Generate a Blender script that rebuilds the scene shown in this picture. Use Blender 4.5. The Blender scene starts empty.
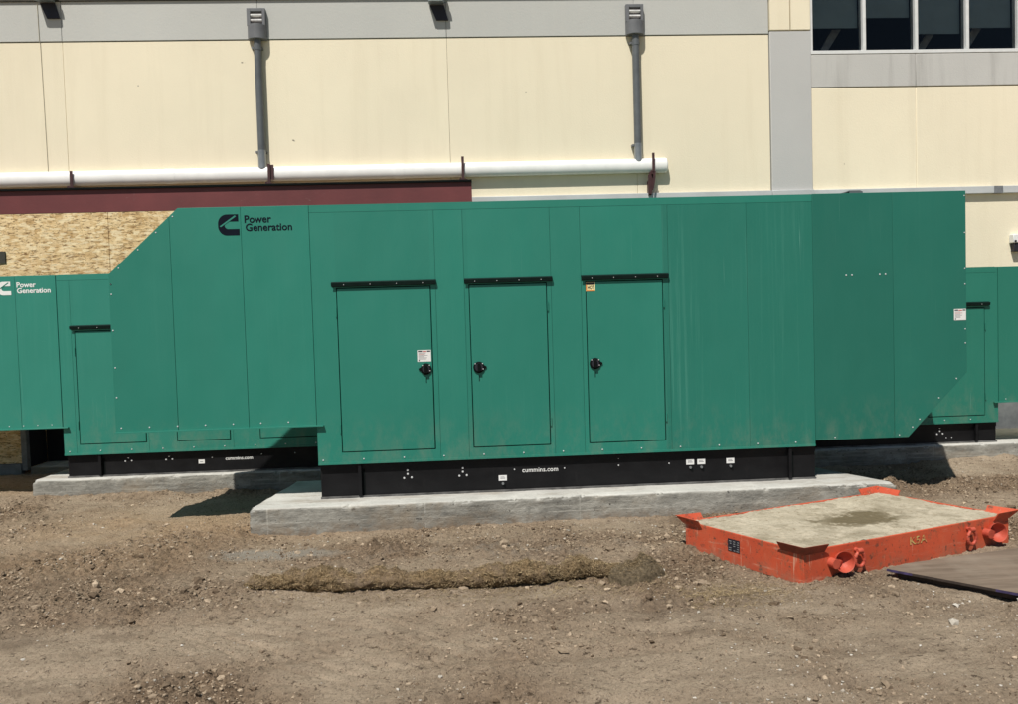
import bpy, bmesh, math, random
import numpy as np
from mathutils import Vector, Matrix, noise as mnoise
random.seed(7); rng = np.random.default_rng(11)
S = bpy.context.scene
COL = S.collection
R = math.radians

# ------------------------------------------------------------------ materials
def rgb(r, g, b):  # sRGB 0-255 to linear
    f = lambda c: (c/255/12.92) if c/255 <= .04045 else ((c/255+.055)/1.055)**2.4
    return (f(r), f(g), f(b))

class NT:
    def __init__(self, name):
        self.m = bpy.data.materials.new(name); self.m.use_nodes = True
        self.t = self.m.node_tree; self.n = self.t.nodes; self.l = self.t.links
        self.b = self.n['Principled BSDF']
        self.tc = self.n.new('ShaderNodeTexCoord')
    def link(self, a, b): self.l.new(a, b)
    def coord(self, sc=(1, 1, 1), rot=(0, 0, 0), loc=(0, 0, 0)):
        mp = self.n.new('ShaderNodeMapping')
        mp.inputs['Scale'].default_value = sc; mp.inputs['Rotation'].default_value = rot; mp.inputs['Location'].default_value = loc
        self.link(self.tc.outputs['Object'], mp.inputs['Vector']); return mp.outputs[0]
    def noise(self, sc=(1, 1, 1), detail=5, rough=.6, loc=(0, 0, 0), rot=(0, 0, 0), dist=0):
        t = self.n.new('ShaderNodeTexNoise'); t.inputs['Scale'].default_value = 1
        t.inputs['Detail'].default_value = detail; t.inputs['Roughness'].default_value = rough
        t.inputs['Distortion'].default_value = dist
        self.link(self.coord(sc, rot, loc), t.inputs['Vector']); return t.outputs['Fac']
    def ramp(self, v, lo, hi, a=0., b=1.):
        r = self.n.new('ShaderNodeMapRange'); r.inputs['From Min'].default_value = lo; r.inputs['From Max'].default_value = hi
        r.inputs['To Min'].default_value = a; r.inputs['To Max'].default_value = b
        self.link(v, r.inputs['Value']); return r.outputs[0]
    def math(self, op, a, b):
        m = self.n.new('ShaderNodeMath'); m.operation = op
        for i, v in enumerate((a, b)):
            if isinstance(v, (int, float)): m.inputs[i].default_value = v
            else: self.link(v, m.inputs[i])
        return m.outputs[0]
    def mix(self, f, a, b):
        m = self.n.new('ShaderNodeMix'); m.data_type = 'RGBA'
        if isinstance(f, (int, float)): m.inputs[0].default_value = f
        else: self.link(f, m.inputs[0])
        for k, v in ((6, a), (7, b)):
            if isinstance(v, tuple): m.inputs[k].default_value = (*v, 1)
            else: self.link(v, m.inputs[k])
        return m.outputs[2]
    def bump(self, h, dist=.01, strength=1., prev=None):
        b = self.n.new('ShaderNodeBump'); b.inputs['Distance'].default_value = dist; b.inputs['Strength'].default_value = strength
        self.link(h, b.inputs['Height'])
        if prev is not None: self.link(prev, b.inputs['Normal'])
        return b.outputs[0]
    def done(self, col, rough=.6, metal=0., normal=None, spec=None):
        b = self.b
        if isinstance(col, tuple): b.inputs['Base Color'].default_value = (*col, 1)
        else: self.link(col, b.inputs['Base Color'])
        if isinstance(rough, (int, float)): b.inputs['Roughness'].default_value = rough
        else: self.link(rough, b.inputs['Roughness'])
        b.inputs['Metallic'].default_value = metal
        if spec is not None: b.inputs['Specular IOR Level'].default_value = spec
        if normal is not None: self.link(normal, b.inputs['Normal'])
        return self.m

def scaled(c, k): return tuple(min(1, v*k) for v in c)

def simple(name, c, rough=.6, metal=0., var=.25, sc=14, bump=0.0, spec=None):
    t = NT(name)
    n1 = t.ramp(t.noise((sc,)*3, 6), .3, .7)
    col = t.mix(n1, scaled(c, 1-var), scaled(c, 1+var))
    nm = t.bump(t.noise((sc*6,)*3, 4), bump) if bump else None
    return t.done(col, rough, metal, nm, spec)

def green_paint(name, c, streak=.3, faded=.0, spec=.4):
    t = NT(name)
    big = t.ramp(t.noise((1.1, 1.1, .7), 4, .5), .3, .7)
    col = t.mix(big, scaled(c, .95), scaled(c, 1.05))
    gi = t.n.new('ShaderNodeNewGeometry'); col = t.mix(t.ramp(gi.outputs['Random Per Island'], 0, 1, 0, .55), col, scaled(c, .86))
    st = t.ramp(t.noise((26, 26, .55), 5, .7), .52, .8)                 # rain streaks run down the sheet
    patch = t.ramp(t.noise((1.4, 1.4, .5), 2, .5, loc=(3, 1, 5)), .38, .62)
    col = t.mix(t.math('MULTIPLY', t.math('MULTIPLY', st, patch), streak), col, (c[0]*2.6+.035, c[1]*1.45+.03, c[2]*1.5+.03))
    st2 = t.ramp(t.noise((90, 90, .8), 2, .5, loc=(7, 0, 2)), .72, .8)
    pt2 = t.ramp(t.noise((2.2, 2.2, 2.), 2, .5, loc=(9, 4, 1)), .5, .62)
    col = t.mix(t.math('MULTIPLY', t.math('MULTIPLY', st2, pt2), min(1, streak*1.6)), col, (.20, .42, .36))
    dust = t.ramp(t.noise((60, 60, 60), 3, .6), .68, .8, 0, .12)
    col = t.mix(dust, col, (.25, .33, .28))
    gz = t.n.new('ShaderNodeSeparateXYZ'); t.link(t.tc.outputs['Object'], gz.inputs[0])
    sp_ = t.math('MULTIPLY', t.ramp(gz.outputs[2], .28, .75, 1, 0), t.ramp(t.noise((9, 9, 5), 7, .72, loc=(5, 5, 1)), .45, .75, 0, .28))
    col = t.mix(sp_, col, (.30, .27, .20))
    scr = t.ramp(t.noise((4, 4, 60), 6, .8, rot=(0, R(35), 0), loc=(1, 6, 2)), .70, .74, 0, .35)
    col = t.mix(scr, col, (.14, .38, .31))
    if faded: col = t.mix(faded, col, (.2, .36, .31))
    nb = t.bump(t.noise((1.9, 1.9, 1.2), 2, .4), .03, .6)
    nb = t.bump(t.noise((260, 260, 260), 2, .5), .0004, .5, nb)
    ro = t.ramp(t.noise((5, 5, 2), 5, .6, loc=(2, 2, 2)), .3, .7, .42, .58)
    return t.done(col, ro, 0, nb, spec)

GREEN = (.021, .205, .150)
M = {}
M['green'] = green_paint('green_powder_coat', GREEN, .12)
M['green_streaked_shaded'] = green_paint('green_powder_coat_streaked_shaded', scaled(GREEN, .86), .65)
M['green_shaded'] = green_paint('green_powder_coat_shaded', scaled(GREEN, .74), .15)  # this and the streaked green darken rightward: dimmer reflection put into the colour
M['green_bright'] = green_paint('green_powder_coat_bright', (.028, .225, .168), .18)
M['green_mid'] = green_paint('green_powder_coat_mid', (.022, .190, .135), .18)
M['rail'] = simple('dark_drip_rail', (.004, .014, .012), .55, spec=.15)
M['gasket'] = simple('black_gasket', (.004, .006, .006), .8, spec=.1)
t = NT('black_tank_paint')
col = t.mix(t.ramp(t.noise((3, 3, 6), 5), .35, .75), (.005, .005, .006), (.011, .011, .012))
col = t.mix(t.ramp(t.noise((22, 22, 3), 6, .7), .6, .85, 0, .4), col, (.035, .034, .033))
M['black'] = t.done(col, t.ramp(t.noise((7, 7, 7), 4), .3, .7, .4, .65), 0, t.bump(t.noise((120,)*3, 3), .0008, .6), .22)
M['dusty_black'] = simple('dusty_black_ledge', (.10, .098, .095), .8, var=.6, sc=9)
M['zinc'] = simple('zinc_bolt', (.72, .73, .74), .42, .35, .1)
M['white_label'] = simple('white_vinyl', (.78, .78, .76), .5, 0, .04)
M['print_grey'] = simple('grey_print', (.22, .22, .23), .6)
M['print_red'] = simple('red_print', (.5, .06, .05), .6)
M['print_black'] = simple('black_print', (.012, .012, .02), .6)
M['yellow_label'] = simple('yellow_vinyl', (.90, .80, .40), .5, 0, .05)
M['orange_label'] = simple('orange_vinyl', (.72, .22, .03), .5, 0, .05)
M['navy'] = simple('navy_decal', (.003, .006, .014), .6, spec=.12)
M['white_decal'] = simple('white_decal', (.8, .82, .8), .5, 0, .04)
M['white_worn'] = simple('white_worn_lettering', (.74, .74, .72), .6, 0, .3, 60)

def concrete(name, c, face=(.2, .195, .175), lines=True):
    t = NT(name)
    a = t.ramp(t.noise((2.2, 2.2, 5), 7, .65), .3, .7)
    col = t.mix(a, scaled(c, .72), scaled(c, 1.1))
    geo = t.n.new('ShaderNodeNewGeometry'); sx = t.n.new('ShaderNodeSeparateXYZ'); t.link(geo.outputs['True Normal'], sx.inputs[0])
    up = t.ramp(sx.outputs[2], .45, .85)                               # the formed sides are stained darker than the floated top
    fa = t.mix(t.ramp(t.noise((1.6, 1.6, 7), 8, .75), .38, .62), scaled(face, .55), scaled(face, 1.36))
    fa = t.mix(t.ramp(t.noise((13, 13, 20), 7, .78, loc=(9, 9, 2)), .50, .64, 0, .55), fa, scaled(face, .48))
    fa = t.mix(t.ramp(t.noise((1.3, 1.3, 48), 4, .6, loc=(4, 4, 4)), .55, .72, 0, .5), fa, scaled(face, 1.75))
    fa = t.mix(t.ramp(t.noise((9, 9, 9), 6, .7, loc=(1, 7, 4)), .62, .72, 0, .6), fa, scaled(face, .45))
    fa = t.mix(t.ramp(t.noise((3, 3, 2), 4, .6, loc=(8, 3, 4)), .55, .7, 0, .45), fa, (.30, .23, .15))
    fa = t.mix(t.ramp(t.noise((30, 30, 30), 2, .5, loc=(3, 6, 9)), .68, .71, 0, .85), fa, scaled(face, .25))      # air holes
    gz = t.n.new('ShaderNodeSeparateXYZ'); t.link(t.tc.outputs['Object'], gz.inputs[0])
    ln = t.math('MULTIPLY', t.ramp(t.math('ABSOLUTE', t.math('SUBTRACT', gz.outputs[2], .062), 0), .0015, .004, 1, 0), t.ramp(t.noise((2.5, 2.5, 2), 4, .6, loc=(2, 9, 4)), .45, .6, 0, .7))
    fa = t.mix(ln, fa, scaled(face, 1.9))
    so = t.math('MULTIPLY', t.ramp(gz.outputs[2], -.02, .07, 1, 0), t.ramp(t.noise((14, 14, 14), 7, .75, loc=(6, 6, 1)), .40, .62, 0, .9))
    fa = t.mix(so, fa, (.22, .165, .115))
    tj = t.n.new('ShaderNodeMath'); tj.operation = 'PINGPONG'; tj.inputs[1].default_value = .62; t.link(gz.outputs[0], tj.inputs[0])
    fa = t.mix(t.math('MULTIPLY', t.ramp(tj.outputs[0], .003, .007, 1, 0), t.ramp(t.noise((3, 3, 9), 3, .6, loc=(7, 1, 4)), .42, .6, 0, .6)), fa, scaled(face, 1.7))
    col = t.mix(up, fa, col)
    spk = t.ramp(t.noise((45, 45, 45), 3, .6), .62, .72, 0, .45)
    col = t.mix(spk, col, scaled(c, .45))
    dirt = t.ramp(t.noise((1.7, 6, 4), 7, .7, loc=(6, 2, 2)), .50, .68, 0, .6)
    col = t.mix(dirt, col, (.23, .18, .125))
    nb = t.bump(t.noise((14, 14, 22), 7, .75), .012, .9)
    nb = t.bump(t.noise((110,)*3, 3, .6), .0018, .7, nb)
    return t.done(col, .88, 0, nb, .25)
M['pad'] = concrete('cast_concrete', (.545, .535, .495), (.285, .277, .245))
M['wall_concrete'] = None

def render_wall(name, c, dirty=.35, tint=(.42, .38, .28)):
    t = NT(name)
    col = t.mix(t.ramp(t.noise((.7, .7, .5), 5, .6), .3, .7), scaled(c, .93), scaled(c, 1.04))
    oi = t.n.new('ShaderNodeObjectInfo'); col = t.mix(t.ramp(oi.outputs['Random'], 0, 1, 0, .5), col, scaled(c, .88))
    st = t.ramp(t.noise((5, 5, .35), 6, .65), .5, .8, 0, dirty)
    col = t.mix(st, col, tint)
    col = t.mix(t.ramp(t.noise((30, 30, 30), 5, .7), .62, .8, 0, .12), col, scaled(c, .6))
    col = t.mix(t.ramp(t.noise((6.5, 6.5, 6.5), 2, .5, loc=(2, 8, 5)), .795, .81, 0, .8), col, (.12, .10, .07))
    nb = t.bump(t.noise((55,)*3, 5, .7), .004, .6)
    nb = t.bump(t.noise((1.2, 1.2, 1.2), 2, .5), .02, .25, nb)
    return t.done(col, .92, 0, nb, .15)
M['cream'] = render_wall('cream_wall_render', (.87, .79, .603), .28, (.64, .56, .40))
M['grey_band'] = render_wall('grey_wall_paint', (.53, .535, .505), .3, (.56, .55, .50))
M['grey_pilaster'] = render_wall('grey_pilaster_paint', (.53, .53, .515), .12, (.56, .55, .50))
M['bare_band'] = render_wall('grey_bare_concrete', (.53, .525, .50), .6, (.24, .23, .215))
M['ledge'] = simple('pale_metal_flashing', (.55, .57, .57), .5, .15, .1, 3)
M['joint'] = simple('dark_sealant', (.05, .045, .035), .9)
M['caulk'] = simple('tan_sealant', (.30, .26, .17), .9)
M['maroon'] = None
t = NT('maroon_primer')
col = t.mix(t.ramp(t.noise((2, 2, 2), 5), .3, .7), (.115, .024, .026), (.165, .035, .036))
col = t.mix(t.ramp(t.noise((5, 5, 24), 7, .75, loc=(3, 5, 1)), .66, .72, 0, .55), col, (.42, .36, .32))
col = t.mix(t.ramp(t.noise((40, 40, 3), 4, .7), .7, .76, 0, .3), col, (.35, .28, .26))
M['maroon'] = t.done(col, .6, 0, t.bump(t.noise((30,)*3, 4), .001))
M['bracket'] = simple('dark_maroon_bracket', (.050, .016, .017), .6, 0, .3)
M['pvc'] = simple('white_pvc', (.90, .90, .87), .35, 0, .06, 5)
M['spout'] = simple('grey_painted_pipe', (.105, .115, .122), .45, 0, .2, 6)
M['spout_light'] = simple('galvanised_pipe', (.30, .32, .33), .35, .5, .2, 8)
M['head'] = simple('grey_painted_sheet', (.145, .15, .158), .5, 0, .15, 8)
M['slat'] = simple('pale_slat', (.75, .75, .74), .5)
M['lamp_body'] = simple('lamp_grey_metal', (.20, .22, .23), .45, .2, .15)
M['lamp_lens'] = simple('lamp_lens', (.55, .62, .62), .15)
M['cable'] = simple('pale_cable', (.42, .38, .28), .7)
M['frame'] = simple('white_window_frame', (.70, .71, .70), .4, 0, .06)
M['blind'] = simple('slate_roller_blind', (.20, .25, .255), .85, 0, .1, 3)
M['room'] = simple('dark_room', (.008, .009, .014), .9)
M['room_grey'] = simple('room_grey', (.17, .17, .165), .8)
t = NT('window_glass')
mixn = t.n.new('ShaderNodeMixShader'); tr = t.n.new('ShaderNodeBsdfTransparent'); gl = t.n.new('ShaderNodeBsdfGlossy'); fr = t.n.new('ShaderNodeFresnel')
gl.inputs['Roughness'].default_value = .01; fr.inputs['IOR'].default_value = 1.27; tr.inputs['Color'].default_value = (.88, .92, .93, 1)
t.link(fr.outputs[0], mixn.inputs[0]); t.link(tr.outputs[0], mixn.inputs[1]); t.link(gl.outputs[0], mixn.inputs[2])
t.link(mixn.outputs[0], t.n['Material Output'].inputs['Surface']); M['glass'] = t.m
# strand board: flakes in two layers of stretched cells
t = NT('oriented_strand_board')
def flakes(sc, rot, loc):
    v = t.n.new('ShaderNodeTexVoronoi'); v.inputs['Scale'].default_value = 1; v.inputs['Randomness'].default_value = 1
    t.link(t.coord(sc, rot, loc), v.inputs['Vector']); sx = t.n.new('ShaderNodeSeparateColor'); t.link(v.outputs['Color'], sx.inputs[0]); return sx.outputs[0], v.outputs['Distance']
f1, d1 = flakes((13, 12, 44), (0, R(10), 0), (0, 0, 0)); f2, d2 = flakes((30, 12, 15), (0, R(-38), 0), (5, 2, 1)); f3, _ = flakes((15, 12, 52), (0, R(-14), 0), (1, 8, 2))
col = t.mix(f1, (.56, .36, .165), (.88, .66, .37))
col = t.mix(t.ramp(f2, .5, .56, 0, .55), col, t.mix(f2, (.40, .23, .09), (.92, .72, .44)))
dk = t.ramp(t.noise((12, 12, 70), 5, .75, rot=(0, R(14), 0)), .54, .60, 0, .9)
col = t.mix(dk, col, (.17, .085, .03))
dk = t.ramp(t.noise((28, 12, 48), 5, .75, rot=(0, R(-30), 0), loc=(3, 1, 2)), .57, .63, 0, .85)
col = t.mix(dk, col, (.13, .065, .025))
col = t.mix(t.ramp(f3, .8, .82, 0, .6), col, (.93, .78, .52))
M['osb'] = t.done(col, .75, 0, t.bump(f1, .003, .6), .2)
M['sill_grey'] = simple('grey_sill', (.17, .18, .19), .7)
# orange steel
t = NT('orange_worn_steel')
col = t.mix(t.ramp(t.noise((3, 3, 3), 6), .3, .7), (.45, .062, .024), (.60, .098, .040))
col = t.mix(t.ramp(t.noise((14, 14, 9), 8, .75), .56, .64, 0, .75), col, (.20, .10, .055))
col = t.mix(t.ramp(t.noise((7, 7, 3), 7, .7, loc=(5, 5, 5)), .52, .75, 0, .35), col, (.46, .17, .09))
col = t.mix(t.ramp(t.noise((55, 55, 55), 4, .7), .62, .68, 0, .8), col, (.07, .04, .03))
col = t.mix(t.ramp(t.noise((30, 30, 2.5), 5, .7, loc=(4, 1, 9)), .60, .66, 0, .6), col, (.62, .40, .28))
col = t.mix(t.ramp(t.noise((2.2, 2.2, 26), 6, .75, loc=(8, 2, 3)), .56, .63, 0, .6), col, (.60, .26, .17))
col = t.mix(t.ramp(t.noise((20, 20, 20), 7, .75, loc=(3, 9, 3)), .585, .63, 0, .9), col, (.10, .045, .03))
gx = t.n.new('ShaderNodeSeparateXYZ'); t.link(t.tc.outputs['Object'], gx.inputs[0])
low = t.math('MULTIPLY', t.ramp(gx.outputs[2], .0, .10, 1, 0), t.ramp(t.noise((9, 9, 9), 6, .7, loc=(1, 1, 6)), .42, .7, 0, .8))
col = t.mix(low, col, (.20, .15, .10))
M['orange'] = t.done(col, t.ramp(t.noise((9,)*3, 4), .3, .7, .45, .75), 0, t.bump(t.noise((35,)*3, 5, .7), .002, .6))
t2 = NT('orange_fitting_paint'); c_ = t2.mix(t2.ramp(t2.noise((12,)*3, 6), .3, .7), (.40, .055, .03), (.56, .105, .06))
c_ = t2.mix(t2.ramp(t2.noise((40,)*3, 6, .75), .58, .66, 0, .8), c_, (.14, .065, .045)); M['orange_plain'] = t2.done(c_, .6, 0, t2.bump(t2.noise((60,)*3, 5, .7), .002))
M['orange_shaded'] = simple('shaded_orange_plate', (.22, .045, .025), .65, 0, .35, 16, .001)  # orange steel darkened for the shade on the near guide's down-facing wings
t = NT('faded_yellow_stencil')
M['faded_yellow'] = t.done(t.mix(t.ramp(t.noise((55, 55, 55), 5, .75), .47, .56), (.56, .43, .15), (.46, .08, .035)), .8)
t = NT('trampled_sand')
col = t.mix(t.ramp(t.noise((4, 4, 4), 7, .65), .3, .7), (.34, .295, .215), (.52, .46, .355))
col = t.mix(t.ramp(t.noise((26, 40, 26), 6, .7), .55, .66, 0, .8), col, (.22, .17, .11))
col = t.mix(t.ramp(t.noise((90, 90, 90), 3, .7, loc=(2, 2, 7)), .64, .70, 0, .8), col, (.10, .075, .05))
col = t.mix(t.ramp(t.noise((2.5, 6, 2.5), 5, .6, loc=(4, 1, 0)), .55, .7, 0, .4), col, (.36, .32, .24))
va = t.n.new('ShaderNodeVertexColor'); va.layer_name = 'tone'; sp = t.n.new('ShaderNodeSeparateColor'); t.link(va.outputs[0], sp.inputs[0])
col = t.mix(sp.outputs[0], col, (.115, .09, .048))
M['sand'] = t.done(col, .95, 0, t.bump(t.noise((60,)*3, 5, .75), .006, .8), .15)
t = NT('muddy_plywood')
col = t.mix(t.ramp(t.noise((2, 16, 2), 6, .65, rot=(0, 0, R(50))), .3, .7), (.12, .090, .066), (.235, .18, .135))
col = t.mix(t.ramp(t.noise((3, 3, 3), 6, .6, loc=(2, 2, 0)), .48, .7, 0, .6), col, (.27, .225, .175))
M['plywood'] = t.done(col, .8, 0, t.bump(t.noise((12, 60, 12), 5, .7, rot=(0, 0, R(50))), .002), .25)
M['ply_edge'] = simple('dark_ply_edge', (.035, .024, .018), .8, 0, .4, 30)
M['purple'] = simple('purple_edge_paint', (.040, .028, .085), .75, 0, .6, 30)
# ground
t = NT('bare_earth')
va = t.n.new('ShaderNodeVertexColor'); va.layer_name = 'tone'
sp = t.n.new('ShaderNodeSeparateColor'); t.link(va.outputs[0], sp.inputs[0])
loose = t.mix(t.ramp(t.noise((5, 5, 5), 8, .7), .3, .7), (0.260, 0.183, 0.119), (0.476, 0.349, 0.234))
loose = t.mix(t.ramp(t.noise((44, 44, 44), 6, .75), .40, .50, .9, 0), loose, (.070, .050, .035))
loose = t.mix(t.ramp(t.noise((70, 70, 70), 4, .7, loc=(3, 3, 3)), .59, .67, 0, .75), loose, (.56, .46, .345))
comp = t.mix(t.ramp(t.noise((2.2, 5, 5), 8, .72, loc=(1, 1, 1)), .32, .68), (0.349, 0.262, 0.177), (0.584, 0.464, 0.333))
comp = t.mix(t.ramp(t.noise((1.1, 7, 5), 6, .7, rot=(0, 0, R(14)), loc=(6, 1, 1)), .54, .70, 0, .6), comp, (0.305, 0.232, 0.162))
comp = t.mix(t.ramp(t.noise((75, 75, 75), 5, .75), .37, .47, .8, 0), comp, (.13, .098, .068))
comp = t.mix(t.ramp(t.noise((140, 140, 140), 3, .7, loc=(7, 3, 3)), .59, .67, 0, .6), comp, (.62, .53, .42))
loose = t.mix(.24, loose, (.10, .068, .045)); comp = t.mix(.14, comp, (.62, .53, .43))
col = t.mix(sp.outputs[0], comp, loose)
crack_shade = t.ramp(t.noise((17, 24, 20), 8, .8, loc=(3, 7, 2)), .395, .43, 1, 0)  # dark cracks, and the shade between crumbs put into the colour
col = t.mix(t.math('MULTIPLY', crack_shade, .8), col, (.075, .054, .037))
damp = t.ramp(t.noise((1.3, 2.2, 2), 6, .65, loc=(9, 4, 1)), .54, .68, 0, .55)
col = t.mix(damp, col, (.17, .125, .086))
sandy = t.mix(t.ramp(t.noise((9, 9, 9), 6), .3, .7), (.40, .275, .165), (.56, .41, .265))
sandy = t.mix(t.ramp(t.noise((50, 50, 50), 6, .75), .39, .48, .85, 0), sandy, (.15, .10, .06))
col = t.mix(sp.outputs[1], col, sandy)
col = t.mix(sp.outputs[2], col, t.mix(t.ramp(t.noise((8, 14, 9), 6, .7), .3, .7), (.31, .28, .235), (.44, .40, .345)))   # concrete wash
nb = t.bump(t.noise((26, 26, 26), 8, .8), .034, 1)
nb = t.bump(t.noise((130, 130, 130), 4, .75), .008, 1, nb)
M['earth'] = t.done(col, .97, 0, nb, .1)
def attr_mat(name, lo, hi, rough=.95):
    t = NT(name); va = t.n.new('ShaderNodeVertexColor'); va.layer_name = 'tone'
    sp = t.n.new('ShaderNodeSeparateColor'); t.link(va.outputs[0], sp.inputs[0])
    c = t.mix(sp.outputs[0], lo, hi)
    c = t.mix(t.ramp(t.noise((90,)*3, 4), .4, .7, 0, .4), c, scaled(lo, .6))
    return t.done(c, rough, 0, t.bump(t.noise((200,)*3, 4), .002), .1)
M['clod'] = attr_mat('earth_clods', (.135, .098, .066), (.54, .43, .31))
M['pebble'] = attr_mat('pale_pebbles', (.38, .34, .28), (.72, .69, .62))
M['straw'] = attr_mat('weathered_straw', (.11, .076, .042), (.62, .48, .28))
def straw_cover(name, a, b):
    t = NT(name)
    c = t.mix(t.ramp(t.noise((70, 70, 70), 5, .7), .34, .66), a, b)
    c = t.mix(t.ramp(t.noise((6, 6, 6), 6, .7, loc=(2, 5, 3)), .46, .62, 0, .8), c, (.215, .160, .112))
    c = t.mix(t.ramp(t.noise((95, 95, 95), 4, .7, loc=(4, 4, 4)), .58, .64, 0, .85), c, (.045, .034, .02))
    return t.done(c, .95, 0, t.bump(t.noise((80, 80, 80), 6, .8), .012, 1), .1)
M['sock'] = straw_cover('straw_filled_netting', (.085, .058, .032), (.33, .235, .13))
M['burlap'] = simple('muddy_burlap', (.165, .130, .085), .95, 0, .6, 60, .01, spec=.1)

# ------------------------------------------------------------------ mesh helpers
ORIG = {}
class MB:
    def __init__(self): self.bm = bmesh.new()
    def poly(self, vs, faces, mi=0):
        v = [self.bm.verts.new(p) for p in vs]
        out = []
        for f in faces:
            try:
                fc = self.bm.faces.new([v[i] for i in f]); fc.material_index = mi; out.append(fc)
            except ValueError: pass
        return self
    def hexa(self, p, mi=0):      # 8 corners: bottom 4 then top 4
        return self.poly(p, [(0, 3, 2, 1), (4, 5, 6, 7), (0, 1, 5, 4), (1, 2, 6, 5), (2, 3, 7, 6), (3, 0, 4, 7)], mi)
    def box(self, x0, x1, y0, y1, z0, z1, mi=0):
        return self.hexa([(x0, y0, z0), (x1, y0, z0), (x1, y1, z0), (x0, y1, z0), (x0, y0, z1), (x1, y0, z1), (x1, y1, z1), (x0, y1, z1)], mi)
    def prism(self, P, y0, y1, mi=0):   # XZ outline, front at y0
        n = len(P); vs = [(x, y0, z) for x, z in P] + [(x, y1, z) for x, z in P]
        return self.poly(vs, [tuple(range(n)), tuple(range(2*n-1, n-1, -1))] + [(i, i+n, (i+1) % n+n, (i+1) % n) for i in range(n)], mi)
    def prism_z(self, P, z0, z1, mi=0):
        n = len(P); vs = [(x, y, z0) for x, y in P] + [(x, y, z1) for x, y in P]
        return self.poly(vs, [tuple(range(n-1, -1, -1)), tuple(range(n, 2*n))] + [(i, (i+1) % n, (i+1) % n+n, i+n) for i in range(n)], mi)
    def tube(self, pts, rad, n=14, mi=0, cap=True, closed=False):
        pts = [Vector(p) for p in pts]; k = len(pts)
        if not hasattr(rad, '__len__'): rad = [rad]*k
        rings = []
        up = Vector((0, 0, 1))
        for i, p in enumerate(pts):
            a = pts[(i-1) % k] if (closed or i > 0) else p
            b = pts[(i+1) % k] if (closed or i < k-1) else p
            d = (b-a).normalized()
            ref = up if abs(d.z) < .95 else Vector((0, 1, 0))
            s = d.cross(ref).normalized(); q = s.cross(d)
            rings.append([self.bm.verts.new(p + rad[i]*(math.cos(2*math.pi*j/n)*s + math.sin(2*math.pi*j/n)*q)) for j in range(n)])
        for i in range(k if closed else k-1):
            A, B = rings[i], rings[(i+1) % k]
            for j in range(n):
                f = self.bm.faces.new([A[j], A[(j+1) % n], B[(j+1) % n], B[j]]); f.material_index = mi; f.smooth = True
        if cap and not closed:
            for rg in (rings[0], rings[-1]):
                f = self.bm.faces.new(rg); f.material_index = mi
        return self
    def mesh(self, name, mats, origin=(0, 0, 0), recalc=True):
        if recalc: bmesh.ops.recalc_face_normals(self.bm, faces=self.bm.faces)
        bmesh.ops.translate(self.bm, verts=self.bm.verts, vec=-Vector(origin))
        me = bpy.data.meshes.new(name); self.bm.to_mesh(me); self.bm.free()
        me.set_sharp_from_angle(angle=R(35))
        for m in (mats if isinstance(mats, (list, tuple)) else [mats]): me.materials.append(M[m] if isinstance(m, str) else m)
        return me
    def build(self, name, mats, parent=None, bevel=0, seg=2, recalc=True):
        if parent is not None: org = ORIG[parent.name]
        else:
            xs = [v.co for v in self.bm.verts]
            org = (sum(v.x for v in xs)/len(xs), sum(v.y for v in xs)/len(xs), min(v.z for v in xs))
        me = self.mesh(name, mats, org, recalc)
        return place(name, me, parent, org, bevel, seg)
def place(name, me, parent, org, bevel=0, seg=2):
    o = bpy.data.objects.new(name, me); COL.objects.link(o)
    if parent is None: o.location = org
    else: o.parent = parent
    ORIG[o.name] = tuple(org)
    if bevel:
        b = o.modifiers.new('bevel', 'BEVEL'); b.width = bevel; b.segments = seg; b.limit_method = 'ANGLE'; b.angle_limit = R(40)
    return o
def tag(o, label=None, cat=None, group=None, kind=None):
    if label: o['label'] = label
    if cat: o['category'] = cat
    if group: o['group'] = group
    if kind: o['kind'] = kind
    return o
def thing(name, loc, label, cat, group=None):
    o = bpy.data.objects.new(name, None); COL.objects.link(o); o.location = loc; o.empty_display_size = .2
    ORIG[o.name] = tuple(loc); return tag(o, label, cat, group)
def np_mesh(name, V, F, mat, tone=None, smooth=True, org=(0, 0, 0)):
    me = bpy.data.meshes.new(name); V = np.asarray(V, np.float32) - np.asarray(org, np.float32); F = np.asarray(F, np.int32)
    k = F.shape[1]
    me.vertices.add(len(V)); me.vertices.foreach_set('co', V.ravel())
    me.loops.add(F.size); me.loops.foreach_set('vertex_index', F.ravel())
    me.polygons.add(len(F)); me.polygons.foreach_set('loop_start', np.arange(len(F), dtype=np.int32)*k)
    me.polygons.foreach_set('loop_total', np.full(len(F), k, np.int32))
    me.update(calc_edges=True); me.validate()
    me.polygons.foreach_set('use_smooth', np.full(len(me.polygons), smooth))
    if tone is not None:
        T = np.asarray(tone, np.float32)
        if T.ndim == 1: T = np.stack([T, T, T], 1)
        a = me.color_attributes.new('tone', 'FLOAT_COLOR', 'POINT')
        a.data.foreach_set('color', np.concatenate([T, np.ones((len(T), 1), np.float32)], 1).ravel())
    me.materials.append(M[mat]); return me

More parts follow.
